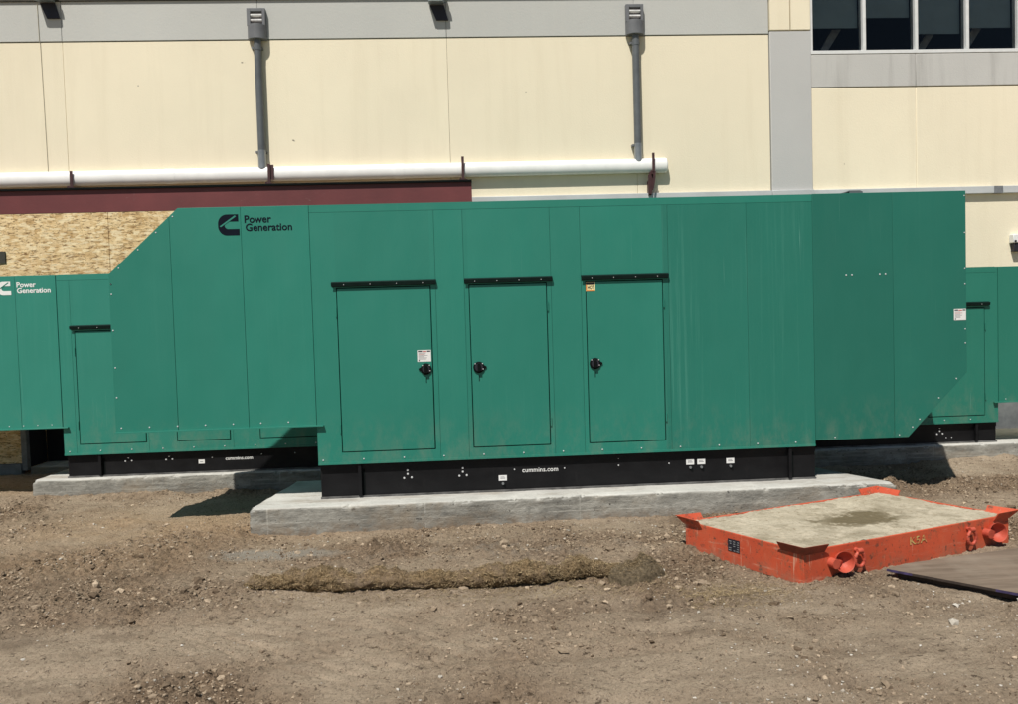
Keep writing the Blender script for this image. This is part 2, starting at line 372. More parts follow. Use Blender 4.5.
# gradient noise in numpy
def perlin(x, y, seed=0):
    def h(ix, iy):
        n = (ix.astype(np.int64)*374761393 + iy.astype(np.int64)*668265263 + seed*974711) & 0xffffffff
        n = ((n ^ (n >> 13))*1274126177) & 0xffffffff
        a = ((n ^ (n >> 16)) & 0xffff)/65536*2*np.pi
        return np.cos(a), np.sin(a)
    x0, y0 = np.floor(x), np.floor(y); fx, fy = x-x0, y-y0
    u, v = fx*fx*fx*(fx*(fx*6-15)+10), fy*fy*fy*(fy*(fy*6-15)+10)
    def d(i, j):
        gx, gy = h(x0+i, y0+j); return gx*(fx-i)+gy*(fy-j)
    a = d(0, 0)*(1-u)+d(1, 0)*u; b = d(0, 1)*(1-u)+d(1, 1)*u
    return (a*(1-v)+b*v)*1.5
def fbm(x, y, f, octs=4, gain=.5, seed=0):
    s = 0; a = 1; 
    for o in range(octs):
        s = s + a*perlin(x*f+o*17.3, y*f-o*9.1, seed+o); a *= gain; f *= 2.03
    return s
def sstep(x, a, b):
    t = np.clip((x-a)/(b-a), 0, 1); return t*t*(3-2*t)
def blob(x, y, cx, cy, rx, ry, p=2):
    return np.exp(-(((x-cx)/rx)**2+((y-cy)/ry)**2)**(p/2))

# ------------------------------------------------------------------ world, sun, camera
SUN = Vector((.27, .55, -1)).normalized()
w = bpy.data.worlds.new('World'); S.world = w; w.use_nodes = True
sky = w.node_tree.nodes.new('ShaderNodeTexSky'); sky.sky_type = 'NISHITA'; sky.sun_disc = False
sky.sun_elevation = math.asin(-SUN.z); sky.sun_rotation = math.atan2(-SUN.x, -SUN.y)
sky.air_density = 1.0; sky.dust_density = .6
bg = w.node_tree.nodes['Background']; bg.inputs['Strength'].default_value = .054
w.node_tree.links.new(sky.outputs[0], bg.inputs['Color'])
ld = bpy.data.lights.new('sun', 'SUN'); ld.energy = 5.0; ld.angle = R(.53); ld.color = (1, .955, .88)
lo = bpy.data.objects.new('sun', ld); COL.objects.link(lo); lo.location = (-4, -6, 12)
lo.rotation_euler = SUN.to_track_quat('-Z', 'Y').to_euler()
S.view_settings.view_transform = 'Standard'; S.view_settings.look = 'None'; S.view_settings.exposure = 0; S.view_settings.gamma = 1
S.render.engine = 'CYCLES'; S.cycles.max_bounces = 6; S.cycles.transparent_max_bounces = 8

F_PX, YAW, PITCH, ROLL = 800., .0531706592, .0382349120, -.0298447005
cy, sy, cp, sp_ = math.cos(YAW), math.sin(YAW), math.cos(PITCH), math.sin(PITCH)
fwd = Vector((sy*cp, cy*cp, -sp_)); right = Vector((cy, -sy, 0)); up = right.cross(fwd)
rr = math.cos(ROLL)*right + math.sin(ROLL)*up; uu = -math.sin(ROLL)*right + math.cos(ROLL)*up
cd = bpy.data.cameras.new('camera'); cam = bpy.data.objects.new('camera', cd); COL.objects.link(cam)
cd.sensor_width = 36; cd.lens = F_PX/1018*36; cd.clip_end = 2000; cd.clip_start = .05
cam.matrix_world = Matrix(((rr.x, uu.x, -fwd.x, 0), (rr.y, uu.y, -fwd.y, 0), (rr.z, uu.z, -fwd.z, 1.6), (0, 0, 0, 1)))
S.camera = cam

# ------------------------------------------------------------------ ground
def axis_fine(a, b, step): return list(np.arange(a, b, step))
gx_ = [-400, -150, -60, -28, -14, -9] + axis_fine(-6.2, 8.0, .0155) + [10, 14, 28, 60, 150, 400]
ys = []; y = 2.75
while y < 10.2: ys.append(y); y += max(.0085, .0021*y)
gy_ = [-400, -150, -60, -25, -10, -3, 0, 1.5, 2.3] + ys + [12, 18, 40, 100, 400]
GX, GY = np.meshgrid(np.array(gx_), np.array(gy_))
def loose_mask(x, y):
    n = fbm(x, y, .9, 4, .55, 3)
    L = .40 + .75*n
    L += .55*blob(x, y, -2.4, 5.2, 1.3, .75) + .45*blob(x, y, .6, 5.75, 2.8, .35) + .35*blob(x, y, 1.6, 5.0, .6, .5)
    L += .55*blob(x, y, -1.0, 3.35, .75, .22) + .5*blob(x, y, .15, 3.55, .35, .3) + .35*blob(x, y, 1.15, 3.85, .45, .18) + .3*blob(x, y, .5, 4.35, .6, .16)
    L -= .75*blob(x, y, -.9, 4.15, 1.0, .45) + .55*blob(x, y, 1.0, 3.35, .8, .3) + .5*blob(x, y, 2.2, 3.6, .8, .35) + .3*blob(x, y, -2.4, 3.9, .8, .35)
    L += .4*blob(x, y, 4.3, 7.0, 1.6, .7)
    return np.clip(L, 0, 1)
def ground_h(x, y, fine=True):
    L = loose_mask(x, y)
    patch = blob(x, y, -1.42, 5.74, .55, .2, 6)
    h = .018*fbm(x, y, .45, 3, .5, 21)
    rough = .35+.65*L
    h = h + rough*(.022*fbm(x, y, 2.6, 4, .55, 5))
    if fine:
        lump = fbm(x, y, 9., 3, .55, 8); h = h + L*(.034*np.abs(lump)**1.25 - .009)
        h = h + rough*(.0125*fbm(x, y, 20., 4, .65, 9)) + .0024*fbm(x, y, 55., 2, .6, 12)
        # cleat marks of a tracked machine, pressed in diagonally
        m = blob(x, y, -.75, 4.0, .95, .42, 4)*(1-L)
        ph = (x*.62 + y*1.0)*7.2 + .8*fbm(x, y, 1.3, 2, .5, 31)
        h = h - .020*m*sstep(np.sin(2*np.pi*ph), .55, 1.0)*(.5+.9*np.clip(fbm(x, y, 2.4, 3, .6, 33)+.3, 0, 1))
        m2 = blob(x, y, -2.6, 3.7, 1.0, .45, 4)*.6
        ph2 = (x*.75 - y*.8)*5.5 + 1.1*fbm(x, y, 1.1, 2, .5, 37)
        h = h - .016*m2*sstep(np.sin(2*np.pi*ph2), .6, 1.0)*(.4+.9*np.clip(fbm(x, y, 2.1, 3, .6, 34)+.3, 0, 1))
        # shallow wheel ruts dragged across the yard
        for yc, sl, sd in ((3.72, .05, 61), (3.98, .06, 62), (4.42, -.04, 63), (3.30, .03, 64)):
            d_ = y-(yc+sl*x+.10*fbm(x, x*0+sd, .6, 2, .5, sd)); h = h - .024*np.exp(-(d_/.055)**2)*np.clip(.4+1.2*fbm(x, y, .8, 3, .6, sd+5), 0, 1) + .014*np.exp(-((np.abs(d_)-.10)/.035)**2)*rough
    h = h*(1-.75*patch)
    # dirt banked against the slabs and the skid
    def bank(d, hgt, wd): return hgt*np.exp(-np.clip(d, 0, None)/wd)
    nz = 1+.9*fbm(x, y, 2.2, 3, .6, 14)
    inx = sstep(x, -1.9, -1.6)*(1-sstep(x, 3.4, 3.6))
    h = h + (bank(np.abs(y-6.30), .016, .06)*nz - bank(np.abs(y-6.3), .040, .30))*inx
    h = h + bank(np.abs(y-7.93), .035, .12)*nz*(1-sstep(x, -2.0, -1.7)+sstep(x, 2.9, 3.6))
    h = h + .10*blob(x, y, 3.62, 6.80, .34, .26)*(1+.6*fbm(x, y, 5, 3, .6, 4))
    h = h + .035*blob(x, y, 1.25, 5.3, .28, .3)*nz
    return h
GZ = ground_h(GX, GY)
L = loose_mask(GX, GY)
sandy = np.clip(.85*blob(GX, GY, -2.3, 6.7, 1.5, .65)*(1+.6*fbm(GX, GY, 2.5, 3, .6, 40)) + .35*blob(GX, GY, -2.8, 5.6, 1., .4) + .55*blob(GX, GY, -5.2, 8.6, 1.4, .6), 0, .85)
wash = np.clip(blob(GX, GY, -1.42, 5.74, .50, .17, 6)*.8*sstep(fbm(GX, GY, 3.3, 4, .6, 44), -.5, .1) + .4*blob(GX, GY, .3, 5.55, .9, .16)*sstep(fbm(GX, GY, 4, 3, .6, 46), -.1, .3), 0, .9)
ny, nx = GX.shape
idx = np.arange(nx*ny).reshape(ny, nx)
Fq = np.stack([idx[:-1, :-1], idx[:-1, 1:], idx[1:, 1:], idx[1:, :-1]], -1).reshape(-1, 4)
me = np_mesh('ground', np.stack([GX, GY, GZ], -1).reshape(-1, 3), Fq, 'earth', np.stack([L, sandy, wash], -1).reshape(-1, 3))
o = place('ground', me, None, (0, 0, 0)); tag(o, kind='structure')
def gh(x, y): return float(ground_h(np.array([float(x)]), np.array([float(y)]))[0])

# ------------------------------------------------------------------ clods and pebbles (uncountable)
def ico(sub):
    bm = bmesh.new(); bmesh.ops.create_icosphere(bm, subdivisions=sub, radius=1)
    V = np.array([v.co[:] for v in bm.verts]); F = np.array([[v.index for v in f.verts] for f in bm.faces]); bm.free(); return V, F
IV, IF = ico(1)
IV2, IF2 = ico(2)
def rocks(n, xs, ys, rad, flat=.65, sink=.25, sub=1, jit=.28):
    V0, F0 = (IV, IF) if sub == 1 else (IV2, IF2)
    k = len(V0); x, y = xs, ys; n = len(x)
    z = ground_h(x, y)
    dis = 1+jit*rng.standard_normal((n, k)).clip(-1.5, 1.5)
    sc = np.stack([rng.uniform(.75, 1.35, n), rng.uniform(.75, 1.35, n), rng.uniform(.55, 1., n)*flat/.65*.9], 1)
    a = rng.uniform(0, 6.28, n); P = V0[None]*dis[..., None]*sc[:, None]*rad[:, None, None]
    ca, sa = np.cos(a)[:, None], np.sin(a)[:, None]
    X = P[..., 0]*ca-P[..., 1]*sa; Y = P[..., 0]*sa+P[..., 1]*ca
    V = np.stack([X+x[:, None], Y+y[:, None], P[..., 2]+z[:, None]+(rad*flat*(1-2*sink))[:, None]*.5], -1).reshape(-1, 3)
    F = (F0[None]+(np.arange(n)*k)[:, None, None]).reshape(-1, 3)
    return V, F, k
def clear(x, y):   # not under the slabs, skid or board
    bad = ((x > -1.75) & (x < 3.4) & (y > 6.3) & (y < 7.5)) | (y > 7.97)
    u = ((x-1.94)*.842+(y-4.57)*.6)/ (1.0) ; 
    ex, ey = np.array([1.68, .61])/1.787, np.array([-.47, .80])/.928
    det = ex[0]*ey[1]-ex[1]*ey[0]; px, py = x-1.945, y-4.57
    uu_ = (px*ey[1]-py*ey[0])/det; vv = (ex[0]*py-ex[1]*px)/det
    bad |= (uu_ > -.01) & (uu_ < 1.8) & (vv > -.01) & (vv < .95)
    bad |= (x > 2.45) & (y > 4.64-(x-2.49)*1.065) & (y < 5.2)
    return ~bad
def scatter(n, dens):
    # sampled evenly in the ground plane, kept by the density map
    x = rng.uniform(-5.6, 6.6, n*6); y = 2.9+rng.random(n*6)**1.25*5.0
    keep = (rng.random(n*6) < dens(x, y)) & clear(x, y); return x[keep][:n], y[keep][:n]
x, y = scatter(42000, lambda x, y: loose_mask(x, y)**1.5*np.clip(.6+1.2*fbm(x, y, 1.7, 3, .6, 50), .05, 1))
rad = np.clip(.0040*np.exp(.62*rng.standard_normal(len(x))), .0018, .026)
V, F, k = rocks(0, x, y, rad)
tone = np.repeat(np.clip(.35+.28*rng.standard_normal(len(x)), 0, 1), k)
o = place('dirt_clods', np_mesh('dirt_clods', V, F, 'clod', tone, smooth=False), None, (0, 0, 0)); tag(o, 'crumbled brown clods scattered over the bare earth', 'dirt clods', kind='stuff')
# fine grit: flat four-cornered crumbs
x, y = scatter(52000, lambda x, y: np.clip(.25+.75*loose_mask(x, y)+.5*fbm(x, y, 2.3, 3, .6, 55), .04, 1))
n = len(x); TV = np.array([(1, 0, -.3), (-.5, .87, -.3), (-.5, -.87, -.3), (0, 0, .8)]); TF = np.array([(0, 1, 3), (1, 2, 3), (2, 0, 3), (0, 2, 1)])
rad = np.clip(.0030*np.exp(.45*rng.standard_normal(n)), .0015, .009); a = rng.uniform(0, 6.28, n)
P_ = TV[None]*(1+.35*rng.standard_normal((n, 4, 1)).clip(-1.5, 1.5))*rad[:, None, None]
V = np.stack([P_[..., 0]*np.cos(a)[:, None]-P_[..., 1]*np.sin(a)[:, None]+x[:, None], P_[..., 0]*np.sin(a)[:, None]+P_[..., 1]*np.cos(a)[:, None]+y[:, None], P_[..., 2]+ground_h(x, y)[:, None]+rad[:, None]*.2], -1).reshape(-1, 3)
F = (TF[None]+(np.arange(n)*4)[:, None, None]).reshape(-1, 3)
o = place('grit', np_mesh('grit', V, F, 'clod', np.repeat(np.clip(.45+.35*rng.standard_normal(n), 0, 1), 4), smooth=False), None, (0, 0, 0)); tag(o, 'fine grit strewn over the bare earth', 'grit', kind='stuff')
x, y = scatter(2600, lambda x, y: np.clip(.18+.9*fbm(x, y, 1.1, 3, .6, 60)+.9*blob(x, y, 2.7, 3.95, .7, .35)+.3*blob(x, y, .6, 5.8, 2.5, .4), .03, 1)*.7)
rad = np.clip(.0034*np.exp(.5*rng.standard_normal(len(x))), .002, .011)
near = blob(x, y, 2.65, 4.0, .5, .25) > .45; rad[near & (rng.random(len(x)) < .22)] *= 2.6
V, F, k = rocks(0, x, y, rad, .6, .2)
tone = np.repeat(np.clip(.4+.3*rng.standard_normal(len(x)), 0, 1), k)
o = place('pebbles', np_mesh('pebbles', V, F, 'pebble', tone, smooth=False), None, (0, 0, 0)); tag(o, 'small pale pebbles and chips lying in the dirt', 'pebbles', kind='stuff')
# single stones big enough to point at
for x_, y_, r_, lab in ((1.19, 4.93, .022, 'pale stone beside the lumpy end of the straw roll'),):
    V, F, k = rocks(0, np.array([x_]), np.array([y_]), np.array([r_]), .55, .15, 2, .09)
    org = (x_, y_, V[:, 2].min()); o = place('stone', np_mesh('stone', V, F, 'pebble', np.full(len(V), .7), False, org), None, org); tag(o, lab, 'stone')
for x_, y_, r_, lab in ((-1.75, 5.13, .05, 'dark clod of earth left of the straw roll'), (1.66, 4.28, .045, 'dark flat clod in front of the skid corner'), (-1.72, 5.02, .04, 'dark clod nearest to the left end of the straw roll'), (-2.48, 4.85, .05, 'dark long clod on the open dirt at left')):
    V, F, k = rocks(0, np.array([x_]), np.array([y_]), np.array([r_*.62]), .5, .2, 2, .22)
    org = (x_, y_, V[:, 2].min()); o = place('clod', np_mesh('clod', V, F, 'clod', np.full(len(V), 0.), False, org), None, org); tag(o, lab, 'clod')  # darkest tone puts the shade of these clods into their colour

# ------------------------------------------------------------------ concrete slabs
def slab(name, xl, xr, y0, y1, zt, label, seed, group=None):
    zb = -.12; prof = []
    for z in np.linspace(zb, zt-.022, 14): prof.append((y0, z, 0))
    for a in np.linspace(0, 90, 6)[1:]: prof.append((y0+.022*(1-math.cos(R(a))), zt-.022+.022*math.sin(R(a)), 1))
    for y in np.linspace(y0+.05, y1-.03, 14): prof.append((y, zt, 0))
    prof += [(y1, zt-.02, 0), (y1, zb, 0)]
    P = np.array(prof); xs = np.arange(0, 1.0001, 1/ max(60, int((xr(y0)-xl(y0))/.016)))
    V = []
    for s in xs:
        X = np.array([xl(p[0])*(1-s)+xr(p[0])*s for p in prof])
        V.append(np.stack([X, P[:, 0], P[:, 1]], 1))
    V = np.array(V); n, kk = V.shape[:2]
    A = V[..., 0]; B = np.broadcast_to(np.cumsum(np.r_[0, np.hypot(np.diff(P[:, 0]), np.diff(P[:, 1]))]), A.shape)
    d = .004*fbm(A, B, 3, 4, .6, seed) + .0018*fbm(A, B, 26, 3, .6, seed+3)
    chip = .75*sstep(fbm(A, B*.2, 5.5, 5, .7, seed+7), .25, .95)*P[:, 2]
    V[..., 1] += d*(P[:, 1] < zt-.002) + chip*.020
    V[..., 2] += d*.7*(P[:, 0] > y0+.001) - chip*.014
    V[0, :, 0] += .006*fbm(V[0, :, 1], V[0, :, 2], 9, 3, .6, seed+4); 
    cr = np.exp(-(np.minimum(xs-xs[0], xs[-1]-xs)*(xr(y0)-xl(y0))/.02))[:, None]*P[None, :, 2]
    V[..., 2] -= cr*.018; V[..., 1] += cr*.018
    id_ = np.arange(n*kk).reshape(n, kk)
    Fq = np.stack([id_[:-1, :-1], id_[1:, :-1], id_[1:, 1:], id_[:-1, 1:]], -1).reshape(-1, 4)
    org = ((xl(y0)+xr(y0))/2, (y0+y1)/2, 0)
    me = np_mesh(name, V.reshape(-1, 3), Fq, 'pad', None, True, org)
    bm = bmesh.new(); bm.from_mesh(me)
    bm.verts.ensure_lookup_table()
    for row in (id_[0], id_[-1]):
        f = bm.faces.new([bm.verts[i] for i in row])
    bmesh.ops.recalc_face_normals(bm, faces=bm.faces); bm.to_mesh(me); bm.free()
    for p in me.polygons: p.use_smooth = p.loop_total == 4
    o = place(name, me, None, org); return tag(o, label, 'concrete slab', group)
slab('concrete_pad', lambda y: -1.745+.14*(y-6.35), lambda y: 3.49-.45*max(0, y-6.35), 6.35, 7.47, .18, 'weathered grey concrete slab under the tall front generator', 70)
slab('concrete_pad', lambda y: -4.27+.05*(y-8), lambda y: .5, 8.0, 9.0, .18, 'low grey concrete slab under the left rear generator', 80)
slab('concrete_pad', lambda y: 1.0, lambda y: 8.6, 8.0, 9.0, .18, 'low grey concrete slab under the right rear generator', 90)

# ------------------------------------------------------------------ lettering
def text_mesh(s, size_w, x, z, y, mats, name, parent, bold=.012, height=None, thick=.0012, spacing=1.0):
    cu = bpy.data.curves.new('lettering', 'FONT'); cu.body = s; cu.size = 1; cu.offset = bold; cu.extrude = 0; cu.space_character = spacing
    cu.resolution_u = 3
    ob = bpy.data.objects.new('lettering_tmp', cu); COL.objects.link(ob)
    dg = bpy.context.evaluated_depsgraph_get(); me = bpy.data.meshes.new_from_object(ob.evaluated_get(dg))
    COL.objects.unlink(ob); bpy.data.objects.remove(ob); bpy.data.curves.remove(cu)
    co = np.array([v.co[:] for v in me.vertices]); mn, mx = co.min(0), co.max(0)
    kx = size_w/(mx[0]-mn[0]); kz = kx if height is None else height/(mx[1]-mn[1])
    org = ORIG[parent.name] if parent else (0, 0, 0)
    for v in me.vertices:
        v.co = (x+(v.co.x-mn[0])*kx-org[0], y-org[1], z+(v.co.y-mn[1])*kz-org[2])
    bm = bmesh.new(); bm.from_mesh(me)
    for f in bm.faces:
        f.normal_update()
        if f.normal.y > 0: f.normal_flip()
    bm.to_mesh(me); bm.free()
    me.materials.clear(); me.materials.append(M[mats]); me.name = name
    return place(name, me, parent, org)
def emblem(parent, x, z, h, y, mat, back):
    # a bold C with squared arms and a slanting highlight across the upper arm; x,z = lower left corner
    w = h; P = []
    for a in np.linspace(90, 180, 10): P.append((.42+.42*math.cos(R(a)), .56+.44*math.sin(R(a))))
    for a in np.linspace(180, 270, 10): P.append((.42+.42*math.cos(R(a)), .44+.44*math.sin(R(a))))
    P += [(1.0, 0), (1.0, .30), (.46, .30)]
    for a in np.linspace(250, 120, 9): P.append((.49+.19*math.cos(R(a)), .49+.19*math.sin(R(a))))
    P += [(.52, .665), (.96, .665), (.96, 1.0)]
    b = MB(); b.prism([(x+p*w, z+q*h) for p, q in reversed(P)], y, y+.0015, 0)
    # highlight stroke
    d = .032
    Q = [(.06, .40), (.80, .94), (.86, .94), (.86, .90), (.14, .38)]
    b.prism([(x+p*w, z+q*h) for p, q in ((.07, .44), (.13, .40), (.86, .90), (.80, .95))], y-.0009, y-.0001, 1)
    return b.build('emblem', [mat, back], parent)

# ------------------------------------------------------------------ generators
sb = MB()
nseg = 8
ringp = [(0, 1.0), (.55, .85), (.9, .4), (1.0, 0)]
sb.tube([(0, -.0045, 0), (0, -.0038, 0), (0, -.0018, 0), (0, .0006, 0)], [.003, .0062, .0078, .0082], 8)
SCREW = sb.mesh('screw', 'zinc')
def screw(parent, x, y, z, sc=1.0):
    o = bpy.data.objects.new('screw', SCREW); COL.objects.link(o); o.parent = parent
    og = ORIG[parent.name]; o.location = (x-og[0], y-og[1], z-og[2]); o.scale = (sc,)*3
def clip(P, x0, x1):
    def half(P, xc, keep_right):
        out = []
        for i in range(len(P)):
            a, b = P[i], P[(i+1) % len(P)]
            ia = (a[0] >= xc) if keep_right else (a[0] <= xc); ib = (b[0] >= xc) if keep_right else (b[0] <= xc)
            if ia: out.append(a)
            if ia != ib:
                t = (xc-a[0])/(b[0]-a[0]); out.append((xc, a[1]+t*(b[1]-a[1])))
        return out
    return half(half(P, x0, True), x1, False)
G = .0011  # half of a sheet joint
def skins(mb, P, seams, y0, y1, mi=0):
    xs = [min(p[0] for p in P)-.01] + list(seams) + [max(p[0] for p in P)+.01]
    for a, b in zip(xs[:-1], xs[1:]):
        q = clip(P, a+G, b-G)
        if len(q) > 2: mb.prism(q, y0, y1, mi)
def warning_label(parent, x0, x1, z0, z1, y, name='warning_label'):
    b = MB(); b.box(x0, x1, y, y+.001, z0, z1, 0); h = z1-z0; w = x1-x0
    b.box(x0+.05*w, x0+.35*w, y-.0008, y, z1-.16*h, z1-.06*h, 3); b.box(x0+.72*w, x1-.04*w, y-.0008, y, z1-.16*h, z1-.06*h, 3)
    b.box(x0+.38*w, x0+.68*w, y-.0008, y, z1-.17*h, z1-.09*h, 2)
    for i in range(6):
        zz = z1-(.28+.1*i)*h; b.box(x0+.08*w, x0+(.5+.4*random.random())*w, y-.0008, y, zz, zz+.03*h, 1 if i != 1 else 2)
    b.box(x0+.08*w, x0+.16*w, y-.0008, y, z0+.06*h, z0+.16*h, 3)
    return b.build(name, ['white_label', 'print_grey', 'print_red', 'print_black'], parent)
def make_door(g, x0, x1, z0, z1, Y, hside, mat, rail_mat='rail', rz=None, handle_z=None):
    gp = .0075
    d = MB().box(x0+gp, x1-gp, Y-.003, Y+.012, z0+gp, z1-gp).build('door', mat, g, .003)
    d.rotation_euler = (0, 0, 0)
    MB().box(x0-.002, x1+.002, Y+.0135, Y+.0165, z0-.002, z1+.002).build('gasket', 'gasket', d)
    rz = z1+.008 if rz is None else rz
    r = MB(); ax, bx = x0-.035, x1+.045
    r.prism_like = None
    P = [(Y-.002, rz+.046), (Y-.030, rz+.036), (Y-.024, rz+.007), (Y-.020, rz+.007), (Y-.026, rz+.032), (Y-.002, rz+.041)]
    n = len(P); vs = [(ax, p, q) for p, q in P] + [(bx, p, q) for p, q in P]
    r.poly(vs, [tuple(range(n)), tuple(range(2*n-1, n-1, -1))] + [(i, i+n, (i+1) % n+n, (i+1) % n) for i in range(n)])
    r.box(ax+.002, bx-.002, Y-.0035, Y-.0005, rz+.004, rz+.040)
    r.build('drip_rail', rail_mat, d)
    for k in range(4): screw(d, ax+(.12+.25*k)*(bx-ax), Y-.0275, rz+.02, .45)
    # round paddle latch
    hx = x1-.06 if hside > 0 else x0+.065
    hz = handle_z or (z0+.667)
    h = MB()
    h.tube([(hx, Y-.002, hz), (hx, Y-.014, hz), (hx, Y-.018, hz)], [.047, .047, .041], 20)
    h.tube([(hx, Y-.0175, hz), (hx, Y-.0185, hz)], [.033, .033], 20, 1)
    h.box(hx-.012, hx+.012, Y-.034, Y-.018, hz-.030, hz+.032)
    s_ = -hside
    h.prism([(hx+s_*.036, hz+.02), (hx+s_*.062, hz+.006), (hx+s_*.062, hz-.006), (hx+s_*.036, hz-.02)], Y-.012, Y-.003)
    hd = h.build('handle', ['gasket', 'print_black'], d, .0015)
    for q in ((.030, .030), (-.03, .03), (.034, -.014)): screw(hd, hx+q[0], Y-.0175, hz+q[1], .6)
    MB().box(hx-.003, hx+.003, Y-.0042, Y-.003, hz-.115, hz-.066).build('drain_slot', 'gasket', d)
    # hinges on the other side
    ex = x0-.004 if hside > 0 else x1+.004
    for zz in (z0+.2, z1-.2): MB().tube([(ex, Y-.006, zz-.035), (ex, Y-.006, zz+.035)], .006, 8).build('hinge', mat, d)
    return d

def generator(label, X0, X1, Y, D, zt, zb, zk, dirn, hood, hood_seams, intake, intake_seams, doors, seams, mats, roof=.06, hood_lip=None):
    """X0..X1 body; dirn -1: discharge hood on the left. hood/intake are XZ outlines."""
    g = thing('generator', ((X0+X1)/2, Y+D/2, .18), label, 'generator', None)
    mb_, mh, mi_ = mats
    # box frame behind the skins
    c = MB(); c.box(X0, X1, Y+.017, Y+D, zb, zt-.004)
    c.build('enclosure_frame', mb_, g)
    ins = lambda P, k=.003: [(x + (k if x < (min(p[0] for p in P)+max(p[0] for p in P))/2 else -k), z) for x, z in P]
    MB().prism(ins(hood), Y+.017, Y+D*(.5 if zt > 2.4 else .97)).build('hood_frame', mh, g)
    MB().prism(ins(intake), Y+.017, Y+D*.85).build('intake_frame', mi_, g)
    # front sheets of the body, around the doors
    f = MB(); zr = zt-roof
    f.box(X0, X1, Y, Y+.0165, zr+G, zt, 0)
    cols = [X0] + list(seams) + [X1]
    dz0 = min(d[2] for d in doors); dz1 = max(d[3] for d in doors)
    edges = sorted([e for d in doors for e in (d[0], d[1])])
    allx = sorted(set(cols + edges))
    for a, b in zip(allx[:-1], allx[1:]):
        if b-a < .004: continue
        isd = any(d[0]-1e-6 <= a and b <= d[1]+1e-6 for d in doors)
        ga = G if a in cols and a != X0 else 0; gb = G if b in cols and b != X1 else 0
        m = 1 if (a >= doors[-1][1]-1e-6 and dirn < 0) else 0
        if isd:
            f.box(a, b, Y, Y+.0165, dz1, zr-G, m); f.box(a, b, Y, Y+.0165, zb, dz0, m)
        else: f.box(a+ga, b-gb, Y, Y+.0165, zb, zr-G, m)
    f.build('front_panels', [mb_, 'green_streaked_shaded' if dirn < 0 and mb_ == 'green' else mb_], g)
    # return flange along the bottom
    MB().box(X0, X1, Y-.006, Y, zb-.002, zb+.016).build('bottom_flange', mb_, g)
    h = MB(); skins(h, hood, hood_seams, Y-.004, Y+.0165); h.build('discharge_hood', mh, g, .0015)
    i = MB(); skins(i, intake, intake_seams, Y-.003, Y+.0165); i.build('intake_hood', mi_, g, .0015)
    hx0, hx1 = min(p[0] for p in hood), max(p[0] for p in hood); hz = min(p[1] for p in hood)
    lo_, hi_ = (hx0, hx1+.06) if dirn < 0 else (hx0-.06, hx1)
    MB().box(lo_, hi_, Y-.03, Y-.004, hz-.004, hz+.006).build('hood_lip', mh, g)
    # roof
    MB().box(X0+.01, X1-.01, Y+.03, Y+D-.03, zt-.003, zt+.004).build('roof', mb_, g)
    for d in doors:
        make_door(g, *d[:4], Y, d[4], mb_, rz=d[5] if len(d) > 5 else None)
    # base tank
    ty = Y+.04; T = MB()
    T.box(X0+.008, X1+.012 if dirn < 0 else X1, ty, Y+D-.04, .195, zb-.001)
    tk = T.build('base_tank', 'black', g, .004)
    xa, xb = X0+.008, (X1+.012 if dirn < 0 else X1)
    MB().box(xa-.004, xb+.004, ty-.016, Y+D-.03, .181, .195).build('tank_foot', 'dusty_black', g)
    MB().box(xa, xb, ty-.006, ty, zb-.05, zb-.004).build('tank_rim', 'black', tk)
    for px in (xa+.31, xb-.24):
        p = MB(); p.box(px, px+.026, ty-.035, ty, .196, zb-.006); p.box(px+.026, px+.052, ty-.002, ty, .196, zb-.006, 1)
        p.build('tank_post', ['black', 'gasket'], tk)
    return g, tk, ty
def bolt_cluster(tk, x, z, y):
    for dx, dz in ((0, .065), (0, .033), (-.030, 0), (.032, .003)): screw(tk, x+dx, y, z+dz, 1.15)

# --- front
hood = [(-2.845, .795), (-1.2425, .795), (-1.2425, 2.59), (-2.28, 2.59), (-2.845, 2.07)]
intake = [(2.932, .515), (3.74, .515), (4.26, 1.05), (4.26, 2.592), (2.932, 2.592)]
doorsF = [(-1.045, -.275, .562, 1.912, 1, 1.914), (.035, .68, .562, 1.912, -1, 1.914), (1.0, 1.652, .562, 1.912, -1, 1.914)]
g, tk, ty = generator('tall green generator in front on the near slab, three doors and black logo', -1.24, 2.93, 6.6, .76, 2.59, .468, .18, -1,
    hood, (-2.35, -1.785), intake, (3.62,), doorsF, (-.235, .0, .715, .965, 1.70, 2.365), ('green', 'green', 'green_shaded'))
Y = 6.6
emblem(g, -1.965, 2.362, .168, Y-.0056, 'navy', 'green_bright')
text_mesh('Power', .215, -1.755, 2.458, Y-.0056, 'navy', 'lettering', g, .02, .062)
text_mesh('Generation', .372, -1.748, 2.392, Y-.0056, 'navy', 'lettering', g, .02, .062)
doors = [c for c in g.children if c.name.startswith('door')]
warning_label(doors[0], -.405, -.29, 1.29, 1.385, Y-.0042)
hl = MB(); hl.box(1.003, 1.082, Y-.0042, Y-.003, 1.828, 1.902, 0); hl.box(1.004, 1.078, Y-.005, Y-.0042, 1.880, 1.899, 1); hl.box(1.006, 1.08, Y-.005, Y-.0042, 1.829, 1.836, 2)
hl.box(1.004, 1.012, Y-.005, Y-.0042, 1.837, 1.880, 2)
hl = hl.build('hot_label', ['yellow_label', 'print_black', 'orange_label'], doors[2])
text_mesh('HOT', .055, 1.017, 1.842, Y-.0052, 'print_black', 'lettering', hl, .03, .032)
warning_label(g, 4.15, 4.255, 1.495, 1.59, Y-.0052)
for x in (3.215, 3.265, 3.505, 3.555): screw(g, x, Y-.003, 1.9, .9)
for x in np.arange(-1.2, 2.93, .33): screw(g, x, Y-.001, .505, .8)
for x in np.arange(-2.80, -1.25, .222): screw(g, x, Y-.004, .832, .8)
for z in (1.32, 1.08): screw(g, -2.825, Y-.004, z, .8)
